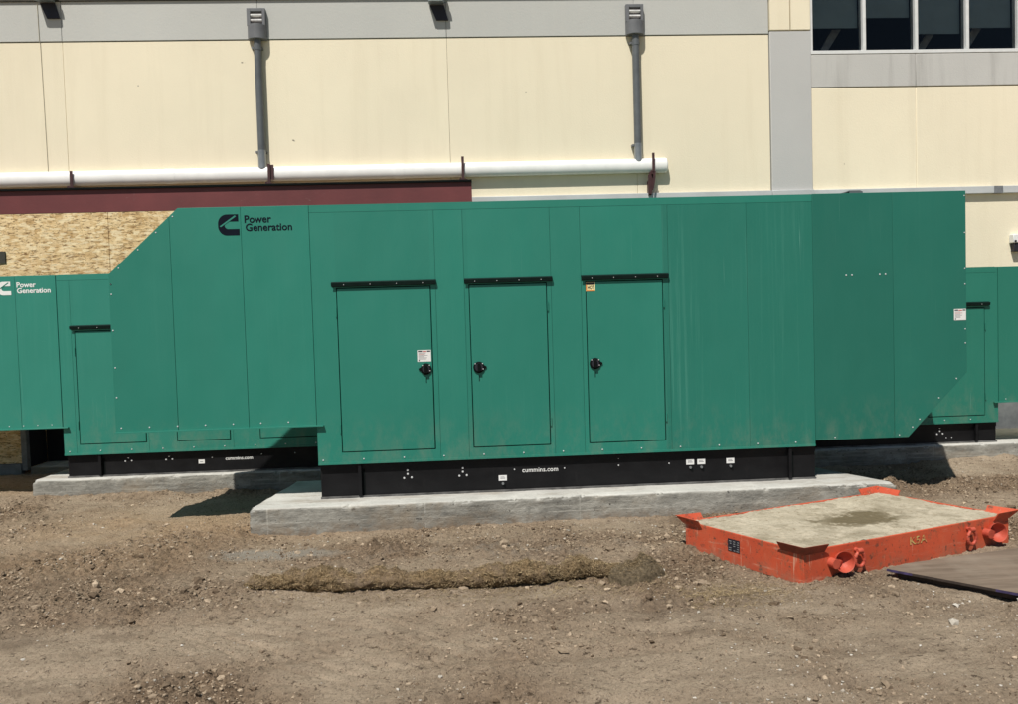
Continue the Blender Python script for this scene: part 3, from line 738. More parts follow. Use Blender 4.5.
for z in (1.62, 1.91, 1.99, 1.99): screw(g, -2.828, Y-.004, z, .8)
for k in (.12, .4, .66, .9): screw(g, -2.83+k*.565, Y-.004, 2.055+k*.52, .75)
for z in (2.55, 2.24, 1.93, 1.80, 1.30, 1.42): screw(g, 4.248, Y-.003, z, .7)
for k in (.10, .22, .55, .85): screw(g, 3.725+k*.52, Y-.003, .545+k*.535, .75)
for x in (3.1, 3.66): screw(g, x, Y-.003, .535, .7)
# lifting-eye cap on the roof
b = MB(); b.prism([(3.215, 2.594), (3.43, 2.594), (3.43, 2.622), (3.405, 2.632), (3.31, 2.632), (3.29, 2.622), (3.215, 2.606)], 6.72, 6.95); b.prism([(3.24, 2.602), (3.31, 2.602), (3.31, 2.626), (3.295, 2.618)], 6.716, 6.72, 1)
b.build('roof_cap', ['spout', 'gasket'], g)
bolt_cluster(tk, -.52, .325, ty); bolt_cluster(tk, -.06, .325, ty)
for x, z in ((.37, .43), (.37, .36), (.79, .355), (1.25, .42), (1.25, .36), (1.68, .36), (1.68, .43)): screw(tk, x, ty, z, .8)
text_mesh('cummins.com', .30, .435, .333, ty-.0008, 'white_worn', 'lettering', tk, .012, .036, spacing=1.05)
for x, z in ((.27, .292), (1.86, .364), (1.955, .364), (2.205, .362)):
    b = MB(); b.box(x-.034, x+.034, ty-.001, ty, z-.022, z+.024, 0); b.box(x-.02, x+.02, ty-.0016, ty-.001, z-.004, z+.002, 1); b.box(x-.02, x+.014, ty-.0016, ty-.001, z+.008, z+.012, 1)
    b.build('tag_label', ['white_label', 'print_grey'], tk)
    MB().tube([(x, ty, z-.045), (x, ty-.012, z-.045)], .011, 8).build('drain_plug', 'spout_light', tk)
    MB().box(x+.006, x+.022, ty-.010, ty, z-.068, z-.054).build('plug_tab', 'gasket', tk)

# --- left rear
Y2 = 8.06
hoodL = [(-6.5, .69), (-3.985, .69), (-3.985, 2.18), (-6.1, 2.18), (-6.5, 1.80)]  # left end lengthened out of view to shade the strand board
intL = [(.205, .45), (.86, .45), (1.2, .85), (1.2, 2.18), (.205, 2.18)]
dL = [(-3.83, -3.18, .51, 1.632, 1, 1.64), (-2.89, -2.365, .51, 1.632, -1, 1.64), (-2.08, -1.5, .51, 1.632, -1, 1.64)]
g2, tk2, ty2 = generator('left rear green generator with white logo, its hood cut by the left edge', -3.98, .2, Y2, .78, 2.18, .41, .18, -1,
    hoodL, (-4.85, -4.37,), intL, (.7,), dL, (-3.86, -3.16, -2.34, -1.3, -.4), ('green_bright', 'green_bright', 'green_mid'), .055)
emblem(g2, -4.535, 1.998, .130, Y2-.0056, 'white_decal', 'green_bright')
text_mesh('Power', .182, -4.352, 2.068, Y2-.0056, 'white_decal', 'lettering', g2, .024, .052)
text_mesh('Generation', .318, -4.350, 2.012, Y2-.0056, 'white_decal', 'lettering', g2, .024, .052)
for x in np.arange(-3.93, -1.0, .30): screw(g2, x, Y2-.001, .445, .8)
for x in np.arange(-5.3, -3.99, .135): screw(g2, x, Y2-.004, .72, .7)
bolt_cluster(tk2, -3.385, .325, ty2); bolt_cluster(tk2, -2.99, .325, ty2)
for x, z in ((-2.57, .365), (-2.57, .33), (-2.08, .345), (-1.75, .345)): screw(tk2, x, ty2, z, .8)
text_mesh('cummins.com', .27, -2.44, .298, ty2-.0008, 'white_worn', 'lettering', tk2, .02, .032)
b = MB(); b.box(-2.705, -2.645, ty2-.001, ty2, .272, .312, 0); b.box(-2.69, -2.66, ty2-.0016, ty2-.001, .288, .294, 1); b.build('tag_label', ['white_label', 'print_grey'], tk2)
# --- right rear (mirrored: hood on the right)
hoodR = [(5.545, .605), (7.1, .605), (7.1, 1.62), (6.72, 2.01), (5.545, 2.01)]
intR = [(.55, .85), (.9, .45), (1.355, .45), (1.355, 2.01), (.55, 2.01)]
dR = [(2.9, 3.5, .47, 1.6, 1, 1.61), (3.75, 4.3, .47, 1.6, 1, 1.61), (4.78, 5.40, .47, 1.6, -1, 1.61)]
g3, tk3, ty3 = generator('right rear green generator, only its end door and hood showing', 1.36, 5.54, Y2, .78, 2.01, .40, .18, 1,
    hoodR, (6.3,), intR, (.9,), dR, (2.2, 3.62, 4.55), ('green_mid', 'green_mid', 'green_mid'), .055)
for x in np.arange(4.4, 5.5, .28): screw(g3, x, Y2-.001, .435, .75)
for x in np.arange(5.62, 6.9, .16): screw(g3, x, Y2-.004, .635, .7)
bolt_cluster(tk3, 4.93, .285, ty3); bolt_cluster(tk3, 4.5, .285, ty3)
for x, z in ((5.0, .245), (5.06, .246), (4.2, .3)): screw(tk3, x, ty3, z, .7)

# ------------------------------------------------------------------ building
WY = 10.0
bd = thing('building', (1, 10.4, 0), 'large cream and grey wall panelled building behind the generators', 'building')
joints = [-4.72-2.31*k for k in range(4, 0, -1)] + [-4.72, -2.40, -.12, 2.21]
xs = [-16.2] + joints + [3.915]
J = .002
for a, b in zip(xs[:-1], xs[1:]):
    MB().box(a+J, b-J, WY, WY+.2, -.3, 5.10).build('wall_panel', 'cream', bd, .003)
    MB().box(a+J, b-J, WY-.008, WY+.2, 5.112, 5.578).build('wall_band', 'grey_band', bd, .003)
    MB().box(a+J, b-J, WY-.02, WY+.2, 5.60, 7.6).build('upper_panel', 'grey_band', bd, .006)
MB().box(-16.2, 3.915, WY-.030, WY+.1, 5.579, 5.597).build('band_trim', 'joint', bd)
MB().box(-16.2, 12.8, WY+.04, WY+.25, -.3, 4.86).build('wall_backing', 'caulk', bd)
MB().box(-16.2, 4.44, WY+.042, WY+.25, 4.86, 7.6).build('wall_backing', 'joint', bd)
MB().box(-16.2, 12.8, WY+.25, WY+6, 7.55, 7.6).build('roof', 'grey_band', bd)
MB().box(3.925, 4.45, WY-.02, WY+.2, -.3, 5.135).build('pilaster', 'grey_pilaster', bd, .006)
MB().box(3.925, 4.19-.004, WY-.02, WY+.2, 5.15, 7.6).build('pilaster_top', 'cream', bd, .006)
MB().box(4.19+.004, 4.45, WY-.02, WY+.2, 5.15, 7.6).build('pilaster_top', 'cream', bd, .006)
for a, b in ((4.46, 5.83), (5.83, 8.5), (8.5, 12.8)):
    MB().box(a+J, b-J, WY+.028, WY+.2, -.3, 4.432).build('wall_panel', 'cream', bd, .006)
    MB().box(a+J, b-J, WY+.024, WY+.2, 4.445, 4.854).build('window_band', 'bare_band', bd, .006)
MB().box(4.46, 12.8, WY+.028, WY+.25, 6.9, 7.6).build('upper_panel', 'cream', bd)
# ledge flashing
MB().box(.13, 3.91, WY-.055, WY-.001, 3.06, 3.15).build('ledge', 'ledge', bd, .004)
MB().box(3.915, 4.455, WY-.056, WY-.021, 3.06, 3.15).build('ledge', 'ledge', bd, .004)
MB().box(4.46, 6.82, WY-.03, WY+.027, 3.06, 3.15).build('ledge', 'ledge', bd, .004)
MB().box(6.82, 6.94, WY-.028, WY+.027, 3.06, 3.15).build('ledge_splice', 'sill_grey', bd)
MB().box(6.94, 12.8, WY-.03, WY+.027, 3.06, 3.15).build('ledge', 'ledge', bd, .004)
# window strip
wn = MB(); Yw = WY+.04
mull = [4.475, 5.165, 5.845, 6.52, 7.20, 7.88, 8.56]
for i, m in enumerate(mull): wn.box(m-.022, m+.022, Yw-.015, Yw+.09, 4.905, 6.9)
wn.box(4.452, 8.6, Yw-.02, Yw+.09, 4.86, 4.904)
win = wn.build('window', 'frame', bd, .004)
ztops = [5.225, 5.35, 5.14, 5.21, 5.3, 5.2]
for i, (a, b) in enumerate(zip(mull[:-1], mull[1:])):
    MB().box(a+.023, b-.023, Yw+.03, Yw+.036, 4.907, 6.895).build('pane', 'glass', win)
    MB().box(a+.03, b-.03, Yw+.11, Yw+.116, ztops[i], 6.85).build('roller_blind', 'blind', win)
MB().box(8.62, 12.8, WY+.028, WY+.25, 4.88, 6.9).build('upper_panel', 'cream', bd)
rm = MB(); rm.box(4.46, 12.6, WY+3.9, WY+4, 4.3, 7.4); rm.box(4.46, 4.5, WY+.3, WY+3.9, 4.3, 7.4); rm.box(12.5, 12.6, WY+.3, WY+3.9, 4.3, 7.4)
rm.box(4.46, 12.6, WY+.26, WY+4, 4.7, 4.78); rm.box(4.46, 12.6, WY+.26, WY+4, 6.95, 7.0); rm.build('room', 'room', bd)
MB().box(4.5, 8.6, WY+.27, WY+.42, 4.93, 4.965).build('inner_sill', 'room_grey', bd)
for x in (4.72, 6.02, 6.62): MB().hexa([(x, WY+.35, 4.98), (x+.10, WY+.35, 4.98), (x+.10, WY+.4, 4.98), (x, WY+.4, 4.98), (x+.18, WY+.35, 5.28), (x+.30, WY+.35, 5.28), (x+.30, WY+.4, 5.28), (x+.18, WY+.4, 5.28)]).build('inner_brace', 'room_grey', bd)
# grey plinth at the foot, seen under the right hood
MB().box(5.2, 12.8, WY-.03, WY+.027, -.3, .62).build('plinth', 'spout_light', bd, .01)

# ------------------------------------------------------------------ temporary shed front and maroon beam
sh = thing('shed_front', (-4, 9.7, 0), 'strand board hoarding with open doorway behind the left rear generator', 'hoarding')
MB().box(-9, -4.075, 9.503, 9.523, 2.14, 2.995).build('board_panel', 'osb', sh); MB().box(-4.069, .08, 9.503, 9.523, 2.14, 2.995).build('board_panel', 'osb', sh)
MB().box(-9, -5.175, 9.503, 9.523, .125, 2.135).build('board_panel', 'osb', sh); MB().box(-3.9, .08, 9.503, 9.523, .125, 2.135).build('board_panel', 'osb', sh)
MB().box(-5.174, -5.11, 9.49, 9.56, .04, 2.13).build('door_post', 'sill_grey', sh, .004)
MB().box(-9, -5.176, 9.48, 9.56, -.05, .12).build('sill', 'sill_grey', sh, .006)
MB().box(-5.10, -3.9, 9.53, 9.94, -.05, .07).build('threshold', 'pad', sh, .006)
MB().box(-5.105, -3.88, 9.93, 9.95, .071, 2.3).build('shade_panel', 'room', sh); MB().box(-5.130, -5.112, 9.562, 9.93, .071, 2.3).build('shade_panel', 'room', sh)  # black sheets added for the darkness inside the doorway
MB().box(-5.45, -5.235, 9.488, 9.502, 2.44, 2.575).build('cover_plate', 'joint', sh)
b = MB(); b.box(-9, .125, 9.50, 9.515, 3.0, 3.2545); b.box(-9, .125, 9.516, 9.60, 3.0, 3.012)

sbm = tag(b.build('steel_beam', 'maroon', None), 'maroon steel beam along the top of the strand board hoarding', 'beam')
MB().box(-9, .128, 9.47, 9.60, 3.2555, 3.278).build('shadow_strip', 'gasket', sbm)  # black strip stands for the shadow line along the beam top

# ------------------------------------------------------------------ drain pipe, brackets, downspouts, lamps
pp = thing('drain_pipe', (-2.5, 9.93, 3.39), 'white plastic drain pipe running along the cream wall', 'pipe')
def oval(m):
    for v in m.bm.verts: v.co.y = 9.944+(v.co.y-9.944)*.58
    return m
pts = [(-9.2, 9.944, 3.455), (2.50, 9.944, 3.487)]
oval(MB().tube(pts, .088, 28)).build('pipe', 'pvc', pp)
oval(MB().tube([(2.38, 9.944, 3.487), (2.545, 9.944, 3.487), (2.565, 9.944, 3.487), (2.58, 9.944, 3.487)], [.092, .092, .088, .06], 28)).build('end_cap', 'pvc', pp)
for x in (-3.5, -.75, -6.5): oval(MB().tube([(x-.06, 9.944, 3.455+(x+9.2)*.00273), (x+.06, 9.944, 3.455+(x+9.2)*.00273)], .0915, 28)).build('coupling', 'pvc', pp)
for i, (x, zt, lab) in enumerate(((-4.64, 3.545, 'maroon pipe bracket leftmost on the white drain pipe'), (-2.31, 3.585, 'maroon pipe bracket beside the foot of the left downspout'), (.03, 3.63, 'maroon pipe bracket above the right end of the steel beam'))):
    br = MB(); br.box(x-.016, x+.016, 9.872, 9.884, 3.36, zt); br.box(x-.022, x+.022, 9.874, 9.998, 3.350, 3.362)
    if i == 1: br.box(x-.016, x+.055, 9.885, 9.892, 3.40, zt-.01)
    br.prism([(x-.05, 3.33), (x+.08, 3.31), (x+.08, 3.34), (x+.02, 3.36), (x-.04, 3.37)], 9.857, 9.871)
    br.tube([(x+.01, 9.852, 3.345), (x+.01, 9.871, 3.345)], .008, 8)
    tag(br.build('pipe_bracket', 'bracket', None), lab, 'bracket', 'brackets holding the drain pipe')
x = 2.385
br = MB(); br.box(x-.012, x+.018, 9.868, 9.883, 3.40, 3.63); br.box(x-.022, x+.022, 9.874, 9.998, 3.372, 3.392)
br.prism([(x-.06, 3.36), (x-.02, 3.42), (x+.02, 3.42), (x+.01, 3.36), (x-.02, 3.13), (x-.055, 3.13)], 9.90, 9.912)
br.prism([(x+.0, 3.39), (x+.03, 3.41), (x+.01, 3.25), (x-.01, 3.17), (x-.02, 3.17)], 9.866, 9.878)
br.prism([(x-.055, 3.12), (x-.02, 3.12), (x-.02, 3.30), (x-.055, 3.30)], 9.913, 9.998)
tag(br.build('pipe_bracket', 'bracket', None), 'maroon braced pipe bracket beside the capped end of the drain pipe', 'bracket', 'brackets holding the drain pipe')

def downspout(x, zoff, label):
    d = thing('downspout', (x, 9.93, 3.56), label, 'downspout', 'downspouts on the cream wall')
    f = MB(); a, b = x-.115, x+.105; z0, z1 = 5.19+zoff, 5.40+zoff
    f.box(a, a+.042, 9.93, 9.99, z0, z1); f.box(b-.035, b, 9.93, 9.99, z0, z1); f.box(a+.042, b-.035, 9.93, 9.99, z1-.038, z1); f.box(a+.042, b-.035, 9.98, 9.99, z0, z1-.038, 1)
    hd = f.build('scupper_box', ['head', 'print_grey'], d, .003)
    for z in (z1-.085, z1-.145): MB().hexa([(a+.045, 9.932, z), (b-.038, 9.932, z), (b-.038, 9.965, z-.01), (a+.045, 9.965, z-.01), (a+.045, 9.932, z+.016), (b-.038, 9.932, z+.016), (b-.038, 9.965, z+.004), (a+.045, 9.965, z+.004)]).build('slat', 'slat', hd)
    # half-round collector
    c = MB(); n = 14; r = .112; zc0, zc1 = 5.03+zoff, 5.20+zoff
    ring = [(x-.003+r*math.cos(math.pi+math.pi*i/n), 9.965+.095*math.sin(math.pi+math.pi*i/n)) for i in range(n+1)]
    c.prism_z([(p[0], p[1]) for p in ring] + [(x+.109, 9.99), (x-.115, 9.99)], zc0, zc1)
    c.build('collector', 'head', d, .003)
    c = MB(); c.tube([(x, 9.945, zc0+.01), (x, 9.945, 3.74)], .046, 18); c.tube([(x, 9.945, 4.97+zoff), (x, 9.945, 4.90+zoff)], .0495, 18); c.build('pipe', 'spout', d)
    c = MB(); c.tube([(x, 9.945, 3.76), (x, 9.945, 3.54)], .0495, 18); c.build('pipe_foot', 'spout_light', d)
    for z in (4.93+zoff, 3.74):
        c = MB(); c.box(x-.075, x+.055, 9.955, 9.998, z-.012, z+.012); c.box(x-.072, x-.05, 9.93, 9.955, z-.012, z+.012); c.build('strap', 'head', d)
downspout(-2.40, .06, 'grey downspout and scupper box left of centre on the wall')
downspout(2.215, .068, 'grey downspout and scupper box nearer the pilaster')

def wall_lamp(x, z, label):
    l = thing('wall_lamp', (x, 9.98, z), label, 'wall lamp', 'wall lamps on the grey band')
    b = MB(); b.hexa([(x-.1, 9.84, z), (x+.09, 9.84, z), (x+.09, 9.979, z+.02), (x-.1, 9.979, z+.02), (x-.1, 9.86, z+.22), (x+.09, 9.86, z+.22), (x+.09, 9.979, z+.22), (x-.1, 9.979, z+.22)])
    h = b.build('housing', 'lamp_body', l, .008)
    MB().box(x-.085, x+.075, 9.832, 9.842, z+.012, z+.09).build('lens', 'lamp_lens', l, .004)
    MB().prism([(x-.085, z+.01), (x-.01, z-.17), (x+.135, z-.17), (x+.085, z+.01)], 9.968, 9.99).build('shadow_plate', 'print_black', l)  # black plate stands in for the lamp's underside shade and cast shadow
    MB().tube([(x+.095, 9.90, z+.05), (x+.125, 9.90, z+.05)], .03, 12).build('knuckle', 'lamp_body', l)
wall_lamp(-4.86, 5.545, 'grey wall lamp at the top left of the grey band')
wall_lamp(-.225, 5.48, 'grey wall lamp between the two downspouts')
cb = MB(); cb.tube([(-4.985, 9.9865, 5.55), (-4.98, 9.987, 5.12), (-4.975, 9.9965, 5.08), (-4.97, 9.9968, 4.6), (-4.96, 9.9965, 3.56)], .0034, 8)
tag(cb.build('cable', 'cable', None), 'thin pale cable hanging down the wall from the left lamp', 'cable')
ub = thing('outlet_box', (7.13, 9.98, 2.32), 'small white and black outlet box on the wall at far right', 'outlet box')
MB().box(7.05, 7.22, 9.94, 10.027, 2.42, 2.53).build('housing', 'white_label', ub, .008)
MB().box(7.07, 7.20, 9.95, 10.027, 2.31, 2.415).build('socket', 'print_black', ub, .006)
MB().tube([(7.075, 9.945, 2.44), (7.075, 9.93, 2.44)], .014, 10).build('button', 'print_black', ub)

# ------------------------------------------------------------------ orange skid
B = Vector((1.945, 4.565, -.01)); EX = Vector((1.68, .61, 0)); LX = EX.length; EX.normalize(); EY = Vector((-.48, .815, 0)); LY = EY.length; EY.normalize()
NB = Vector((EX.y, -EX.x, 0))          # outward from the long front side
NA = Vector((-EY.y, EY.x, 0))          # outward from the left side
def sk(u, v, z): return tuple(B + EX*u + EY*v + Vector((0, 0, z)))
HS = .205
st = thing('skid_base', tuple(B + EX*LX/2 + EY*LY/2), 'shallow orange steel skid box filled with trampled sand', 'skid')
ORIG[st.name] = tuple(st.location)
def skbox(mb, u0, u1, v0, v1, z0, z1, mi=0):
    return mb.hexa([sk(u0, v0, z0), sk(u1, v0, z0), sk(u1, v1, z0), sk(u0, v1, z0), sk(u0, v0, z1), sk(u1, v0, z1), sk(u1, v1, z1), sk(u0, v1, z1)], mi)
f = MB(); tw = .014
skbox(f, 0, LX, 0, tw, 0, HS); skbox(f, 0, LX, LY-tw, LY, 0, HS); skbox(f, 0, tw, tw, LY-tw, 0, HS); skbox(f, LX-tw, LX, tw, LY-tw, 0, HS); skbox(f, tw, LX-tw, tw, LY-tw, 0, .012)
f.build('side_frame', 'orange', st, .003)
# sand fill
n1, n2 = 240, 140
uu2, vv2 = np.meshgrid(np.linspace(.012, LX-.012, n1), np.linspace(.012, LY-.012, n2))
zz = HS-.006 + .006*fbm(uu2, vv2, 3, 4, .6, 77) + .0028*fbm(uu2, vv2, 20, 3, .65, 78) + .005*np.abs(fbm(uu2, vv2, 9, 4, .65, 79))
hol = blob(uu2, vv2, .95, .42, .36, .20, 2.4)
edge = np.minimum(np.minimum(uu2, LX-uu2), np.minimum(vv2, LY-vv2)); zz += .006*sstep(edge, .0, .12)*sstep(fbm(uu2, vv2, 2, 3, .5, 82), -.6, .4) - .008*hol
zz = np.maximum(zz, HS-.016)
tone = np.clip(hol*1.1*sstep(hol+.55*fbm(uu2, vv2, 7, 4, .65, 83), .25, .62) + .30*sstep(fbm(uu2, vv2, 3.2, 5, .65, 84), .25, .6), 0, .9)
Vs = np.array([sk(a, b, c) for a, b, c in zip(uu2.ravel(), vv2.ravel(), zz.ravel())]); id_ = np.arange(n1*n2).reshape(n2, n1)
Fq = np.stack([id_[:-1, :-1], id_[:-1, 1:], id_[1:, 1:], id_[1:, :-1]], -1).reshape(-1, 4)
place('sand_fill', np_mesh('sand_fill', Vs, Fq, 'sand', tone.ravel(), True, ORIG[st.name]), st, ORIG[st.name])
def guide(u, v, su, sv):
    m = MB(); fl = .045; hh = .058; Lg = .155; zb_ = HS-.022; tt = .008
    # each wing: outer bottom edge on the frame, top flared outward
    def wing(along_u):
        if along_u: p0, p1 = (u, v), (u+su*Lg, v); off = (0, -sv*fl); th = (0, sv*tt)
        else: p0, p1 = (u, v), (u, v+sv*Lg); off = (-su*fl, 0); th = (su*tt, 0)
        e = (-su*.018, -sv*.018)
        c = lambda p, k, z, q=0, ex=(0, 0): sk(p[0]+off[0]*k+th[0]*q+ex[0], p[1]+off[1]*k+th[1]*q+ex[1], z)
        ex0 = (-su*fl, 0) if along_u else (0, -sv*fl)
        a = [c(p0, .12, zb_), c(p1, .12, zb_), c(p1, .12, zb_, 1), c(p0, .12, zb_, 1), c(p0, 1, zb_+hh, 0, ex0), c(p1, .85, zb_+hh*.92), c(p1, .85, zb_+hh*.92, 1), c(p0, 1, zb_+hh, 1, ex0)]
        m.hexa(a, 0)
    wing(True); wing(False)
    return m.build('corner_guide', 'orange_shaded' if (v == 0 and u == 0) else 'orange', st)
for u, v, su, sv in ((0, 0, 1, 1), (LX, 0, -1, 1), (0, LY, 1, -1), (LX, LY, -1, -1)): guide(u, v, su, sv)
def lathe(m, c, ax, prof, n=28):
    ax = Vector(ax).normalized(); ref = Vector((0, 0, 1)); s_ = ax.cross(ref).normalized(); q_ = s_.cross(ax)
    rings = [[m.bm.verts.new(c + ax*h + r*(math.cos(2*math.pi*k/n)*s_ + math.sin(2*math.pi*k/n)*q_)) for k in range(n)] for h, r in prof]
    for A, C_ in zip(rings[:-1], rings[1:]):
        for k in range(n):
            fc = m.bm.faces.new([A[k], A[(k+1) % n], C_[(k+1) % n], C_[k]]); fc.smooth = True
    m.bm.faces.new(rings[0]); m.bm.faces.new(rings[-1])
def cup(u):
    c0 = Vector(sk(u, 0, .112)); ax = (EX*-.28 + NB*.92 + Vector((0, 0, .12))).normalized()
    m = MB()
    a0 = c0 - EX*.072; m.tube([a0-NB*.006, a0+NB*.045], [.030, .030], 18); m.tube([a0+NB*.024-EX*.004, c0-ax*.006], [.024, .021], 14)
    lathe(m, c0, ax, [(-.012, .022), (.000, .038), (.024, .054), (.056, .0635), (.060, .0625), (.058, .0595), (.028, .049), (.010, .034), (.002, .018), (.000, .004)])
    m.build('socket_cup', 'orange_plain', st)
def ring(u):
    c0 = Vector(sk(u, 0, .150)) + NB*.034; m = MB(); E2 = (EX*.9 - NB*.12 + Vector((.5, -.2, 0))*.6).normalized()
    pts = [c0 + E2*(.034*math.cos(a)) + Vector((0, 0, .043*math.sin(a)-.040)) for a in np.linspace(0, 2*math.pi, 28, endpoint=False)]
    m.tube(pts, .0105, 10, closed=True); r = m.build('lifting_ring', 'orange_plain', st)
    m = MB(); m.tube([c0-E2*.018+Vector((0, 0, .012)), c0+E2*.018+Vector((0, 0, .012))], .015, 12); m.tube([c0+Vector((0, 0, .012))-NB*.036, c0+Vector((0, 0, .012))], .013, 12); m.build('ring_lug', 'orange_plain', st)
cup(.282); ring(.405); ring(1.385); cup(1.628)
# data plate on the left side and stencil on the front side (sheets laid on the steel)
def on_front(u0, u1, z0, z1, k, mi, m, side='B'):
    if side == 'B': P = [Vector(sk(u, 0, z))+NB*k for u, z in ((u0, z0), (u1, z0), (u1, z1), (u0, z1))]
    else: P = [Vector(sk(0, u, z))+NA*k for u, z in ((u1, z0), (u0, z0), (u0, z1), (u1, z1))]
    m.poly([tuple(p) for p in P], [(0, 1, 2, 3)], mi)
m = MB(); on_front(.475, .572, .085, .165, .003, 0, m, 'A')
for i in range(5):
    for k_ in range(3):
        if random.random() < .8: on_front(.480+.031*k_, .480+.031*k_+.012+.012*random.random(), .090+.0145*i, .090+.0145*i+.006, .0045, 1, m, 'A')
m.build('data_plate', ['print_black', 'print_grey'], st, recalc=False)
def stencil(s, u0, wid, z0, hgt):
    cu = bpy.data.curves.new('stencil', 'FONT'); cu.body = s; cu.size = 1; cu.offset = .02; cu.resolution_u = 3
    ob = bpy.data.objects.new('stencil_tmp', cu); COL.objects.link(ob)
    me = bpy.data.meshes.new_from_object(ob.evaluated_get(bpy.context.evaluated_depsgraph_get())); COL.objects.unlink(ob); bpy.data.objects.remove(ob)
    co = np.array([v.co[:] for v in me.vertices]); mn, mx = co.min(0), co.max(0); og = Vector(ORIG[st.name])
    for v in me.vertices:
        a = (v.co.x-mn[0])/(mx[0]-mn[0]); c = (v.co.y-mn[1])/(mx[1]-mn[1])
        v.co = Vector(sk(u0+a*wid, 0, z0+c*hgt)) + NB*.003 - og
    me.materials.clear(); me.materials.append(M['faded_yellow']); place('stencil_marking', me, st, og)
stencil('K5A', .86, .15, .125, .05)

# ------------------------------------------------------------------ boards by the skid
P = [(2.47, 4.61), (3.55, 3.44), (4.75, 4.40), (3.95, 5.0), (2.63, 4.69)]
pb = MB(); pb.prism_z(P, .040, .056, 0); 
P2 = [(2.53, 4.60), (3.55, 3.49), (4.70, 4.40), (3.95, 4.97), (2.64, 4.67)]
pb.prism_z(P2, .006, .034, 1)
def edge_strip(t0, t1, mi):
    a, b = Vector((*P[0], 0)), Vector((*P[1], 0)); d = (b-a); n = Vector((d.y, -d.x, 0)).normalized()*.002
    if n.y > 0: n = -n
    p0, p1 = a+d*t0+n, a+d*t1+n
    pb.poly([(p0.x, p0.y, .041), (p1.x, p1.y, .041), (p1.x, p1.y, .055), (p0.x, p0.y, .055)], [(0, 1, 2, 3)], mi)
edge_strip(0, .09, 2); edge_strip(.09, .36, 1); edge_strip(.36, .7, 2)
tag(pb.build('plywood_board', ['plywood', 'ply_edge', 'purple'], None), 'muddy brown plywood board with purple painted edge beside the orange skid', 'board')

# ------------------------------------------------------------------ straw roll
path = np.array([(-1.42, 5.00), (-1.1, 4.93), (-.75, 4.87), (-.2, 4.82), (.15, 4.83), (.42, 4.87), (.52, 4.90), (.66, 4.945), (.78, 4.93), (.93, 4.90)])
rads = np.array([.034, .066, .062, .054, .060, .076, .044, .070, .058, .040])
tt = np.linspace(0, len(path)-1, 260); ii = np.clip(tt.astype(int), 0, len(path)-2); fr_ = (tt-ii)[:, None]
sm = fr_*fr_*(3-2*fr_)
ctr = path[ii]*(1-fr_)+path[ii+1]*fr_; rad = (rads[ii, None]*(1-sm)+rads[ii+1, None]*sm)[:, 0]
ctr[:, 1] += .012*fbm(ctr[:, 0], ctr[:, 0]*0, 3, 2, .5, 3)
rad = rad*(1+.34*fbm(ctr[:, 0], ctr[:, 0]*0+3, 4.6, 4, .62, 6)); rad[:6] *= np.linspace(.2, 1, 6); rad[-6:] *= np.linspace(1, .2, 6)
nA = 40; ang = np.linspace(0, 2*np.pi, nA, endpoint=False); tn = np.gradient(ctr, axis=0); tn /= np.linalg.norm(tn, axis=1)[:, None]; nrm = np.stack([-tn[:, 1], tn[:, 0]], 1)
zg = ground_h(ctr[:, 0], ctr[:, 1], False)
AA, TT = np.meshgrid(ang, np.arange(260)*.0085)
rr_ = rad[:, None]*(1+.20*fbm(TT, np.cos(AA)*.3+3, 7, 4, .6, 90)+.13*fbm(TT*1., np.sin(AA)*.3-np.cos(AA)*.2, 30, 3, .65, 91))
WX = ctr[:, 0:1]+nrm[:, 0:1]*rr_*np.cos(AA)*1.18; WYy = ctr[:, 1:2]+nrm[:, 1:2]*rr_*np.cos(AA)*1.18; WZ = zg[:, None]+rad[:, None]*.80+rr_*np.sin(AA)*.92
V = np.stack([WX, WYy, WZ], -1).reshape(-1, 3); id_ = np.arange(260*nA).reshape(260, nA)
Fq = np.stack([id_[:-1], np.roll(id_[:-1], -1, 1), np.roll(id_[1:], -1, 1), id_[1:]], -1).reshape(-1, 4)
org = (-.3, 4.86, 0); wt = thing('straw_roll', org, 'long straw filled erosion roll lying on the dirt', 'straw roll')
place('sock', np_mesh('sock', V, Fq[:, ::-1], 'sock', None, True, org), wt, org)
def straw(V, n, seed, ln=.018, lift=.004):
    r = np.random.default_rng(seed); k = r.integers(0, len(V), n); p = V[k] + r.normal(0, .003, (n, 3))
    c = V.reshape(-1, 3).mean(0); d = r.normal(0, 1, (n, 3)); d[:, 2] *= .5; d /= np.linalg.norm(d, axis=1)[:, None]
    s = np.cross(d, r.normal(0, 1, (n, 3))); s /= np.linalg.norm(s, axis=1)[:, None]
    L_ = ln*r.uniform(.4, 1.3, n)[:, None]; w_ = .0011
    A = p-d*L_/2+s*w_; B_ = p+d*L_/2+s*w_; C_ = p+d*L_/2-s*w_; D_ = p-d*L_/2-s*w_
    return np.stack([A, B_, C_, D_], 1).reshape(-1, 3), np.arange(4*n).reshape(n, 4), np.repeat(np.clip(r.beta(1.4, 2.2, n), 0, 1), 4)
Vt = V[V[:, 2] > .008]
sv, sf, stn = straw(Vt, 15000, 5, .024)
o = place('straw', np_mesh('straw', sv, sf, 'straw', stn, False, org), wt, org); tag(o, kind='stuff')
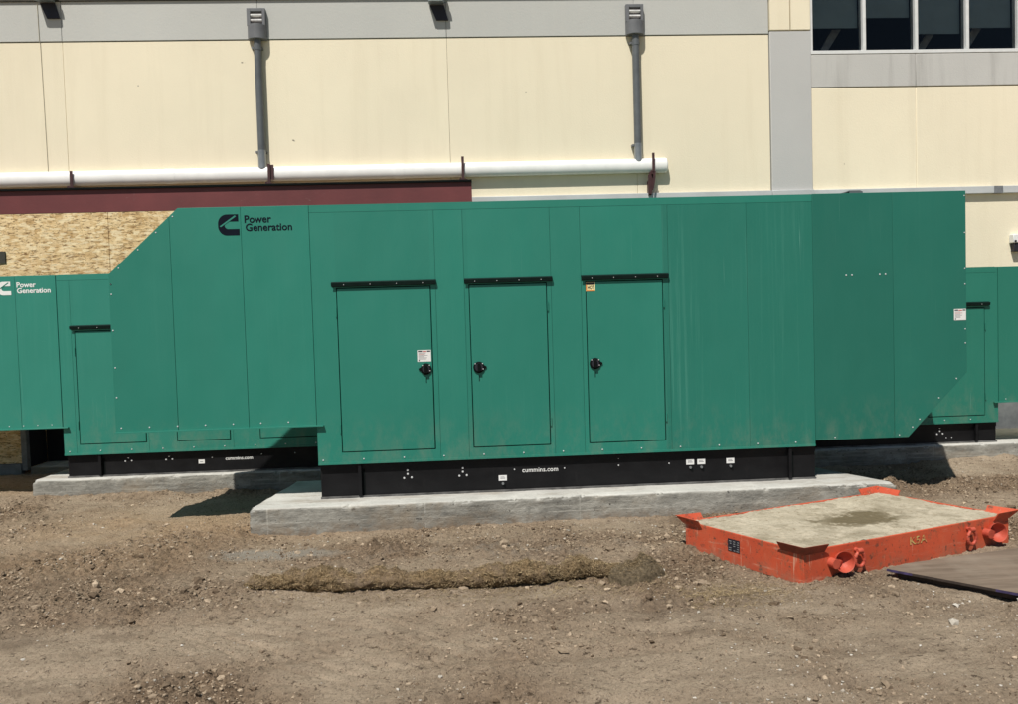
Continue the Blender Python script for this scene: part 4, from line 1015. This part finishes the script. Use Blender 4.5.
# lumpy burlap end
n1, n2 = 80, 50
a, b = np.meshgrid(np.linspace(0, 2*np.pi, n1, endpoint=False), np.linspace(0, 1, n2))
rx, ry = .175, .115
px = 1.005+rx*b*np.cos(a)*(1+.10*fbm(np.cos(a)*1.5, np.sin(a)*1.5, 1.2, 3, .6, 51)); py = 4.86+ry*b*np.sin(a)*(1+.12*fbm(np.cos(a)*1.5, np.sin(a)*1.5, 1.3, 3, .6, 52))+.06*(px-1.005)
pz = .112*np.sqrt(np.clip(1-b**2.6, 0, 1))*(1+.34*fbm(px, py, 7, 4, .6, 53)) + .004*fbm(px, py, 60, 2, .6, 54)
pz += ground_h(px, py, False) - .006
org2 = (1.0, 4.86, 0); V2 = np.stack([px, py, pz], -1).reshape(-1, 3); id_ = np.arange(n1*n2).reshape(n2, n1)
Fq = np.stack([id_[:-1], np.roll(id_[:-1], -1, 1), np.roll(id_[1:], -1, 1), id_[1:]], -1).reshape(-1, 4)
bp = thing('burlap_lump', org2, 'muddy rounded burlap lump at the right end of the straw roll', 'burlap lump')
place('cover', np_mesh('cover', V2, Fq, 'burlap', None, True, org2), bp, org2)
sv, sf, stn = straw(V2, 2200, 8, .014); o = place('straw', np_mesh('straw', sv, sf, 'straw', stn*.7, False, org2), bp, org2); tag(o, kind='stuff')
# loose straw litter by the roll and before the skid
n = 9000; cx = np.where(rng.random(n) < .6, rng.normal(.3, .75, n), rng.normal(1.45, .22, n)); cyy = np.where(cx > 1.2, rng.normal(4.5, .10, n), rng.normal(4.80, .16, n))
ok = clear(cx, cyy); cx, cyy = cx[ok], cyy[ok]; Vl = np.stack([cx, cyy, ground_h(cx, cyy)+.002], 1)
d = rng.normal(0, 1, (len(cx), 3)); d[:, 2] *= .15; d /= np.linalg.norm(d, axis=1)[:, None]; s = np.cross(d, np.array([0, 0, 1.])); L_ = rng.uniform(.006, .038, len(cx))[:, None]; w_ = .0010
q = np.stack([Vl-d*L_/2+s*w_, Vl+d*L_/2+s*w_, Vl+d*L_/2-s*w_, Vl-d*L_/2-s*w_], 1).reshape(-1, 3)
o = place('straw_litter', np_mesh('straw_litter', q, np.arange(len(q)).reshape(-1, 4), 'straw', np.repeat(np.clip(rng.beta(1.6, 2, len(cx)), 0, 1), 4), False), None, (0, 0, 0)); tag(o, 'loose straw strewn over the dirt by the roll', 'straw', kind='stuff')
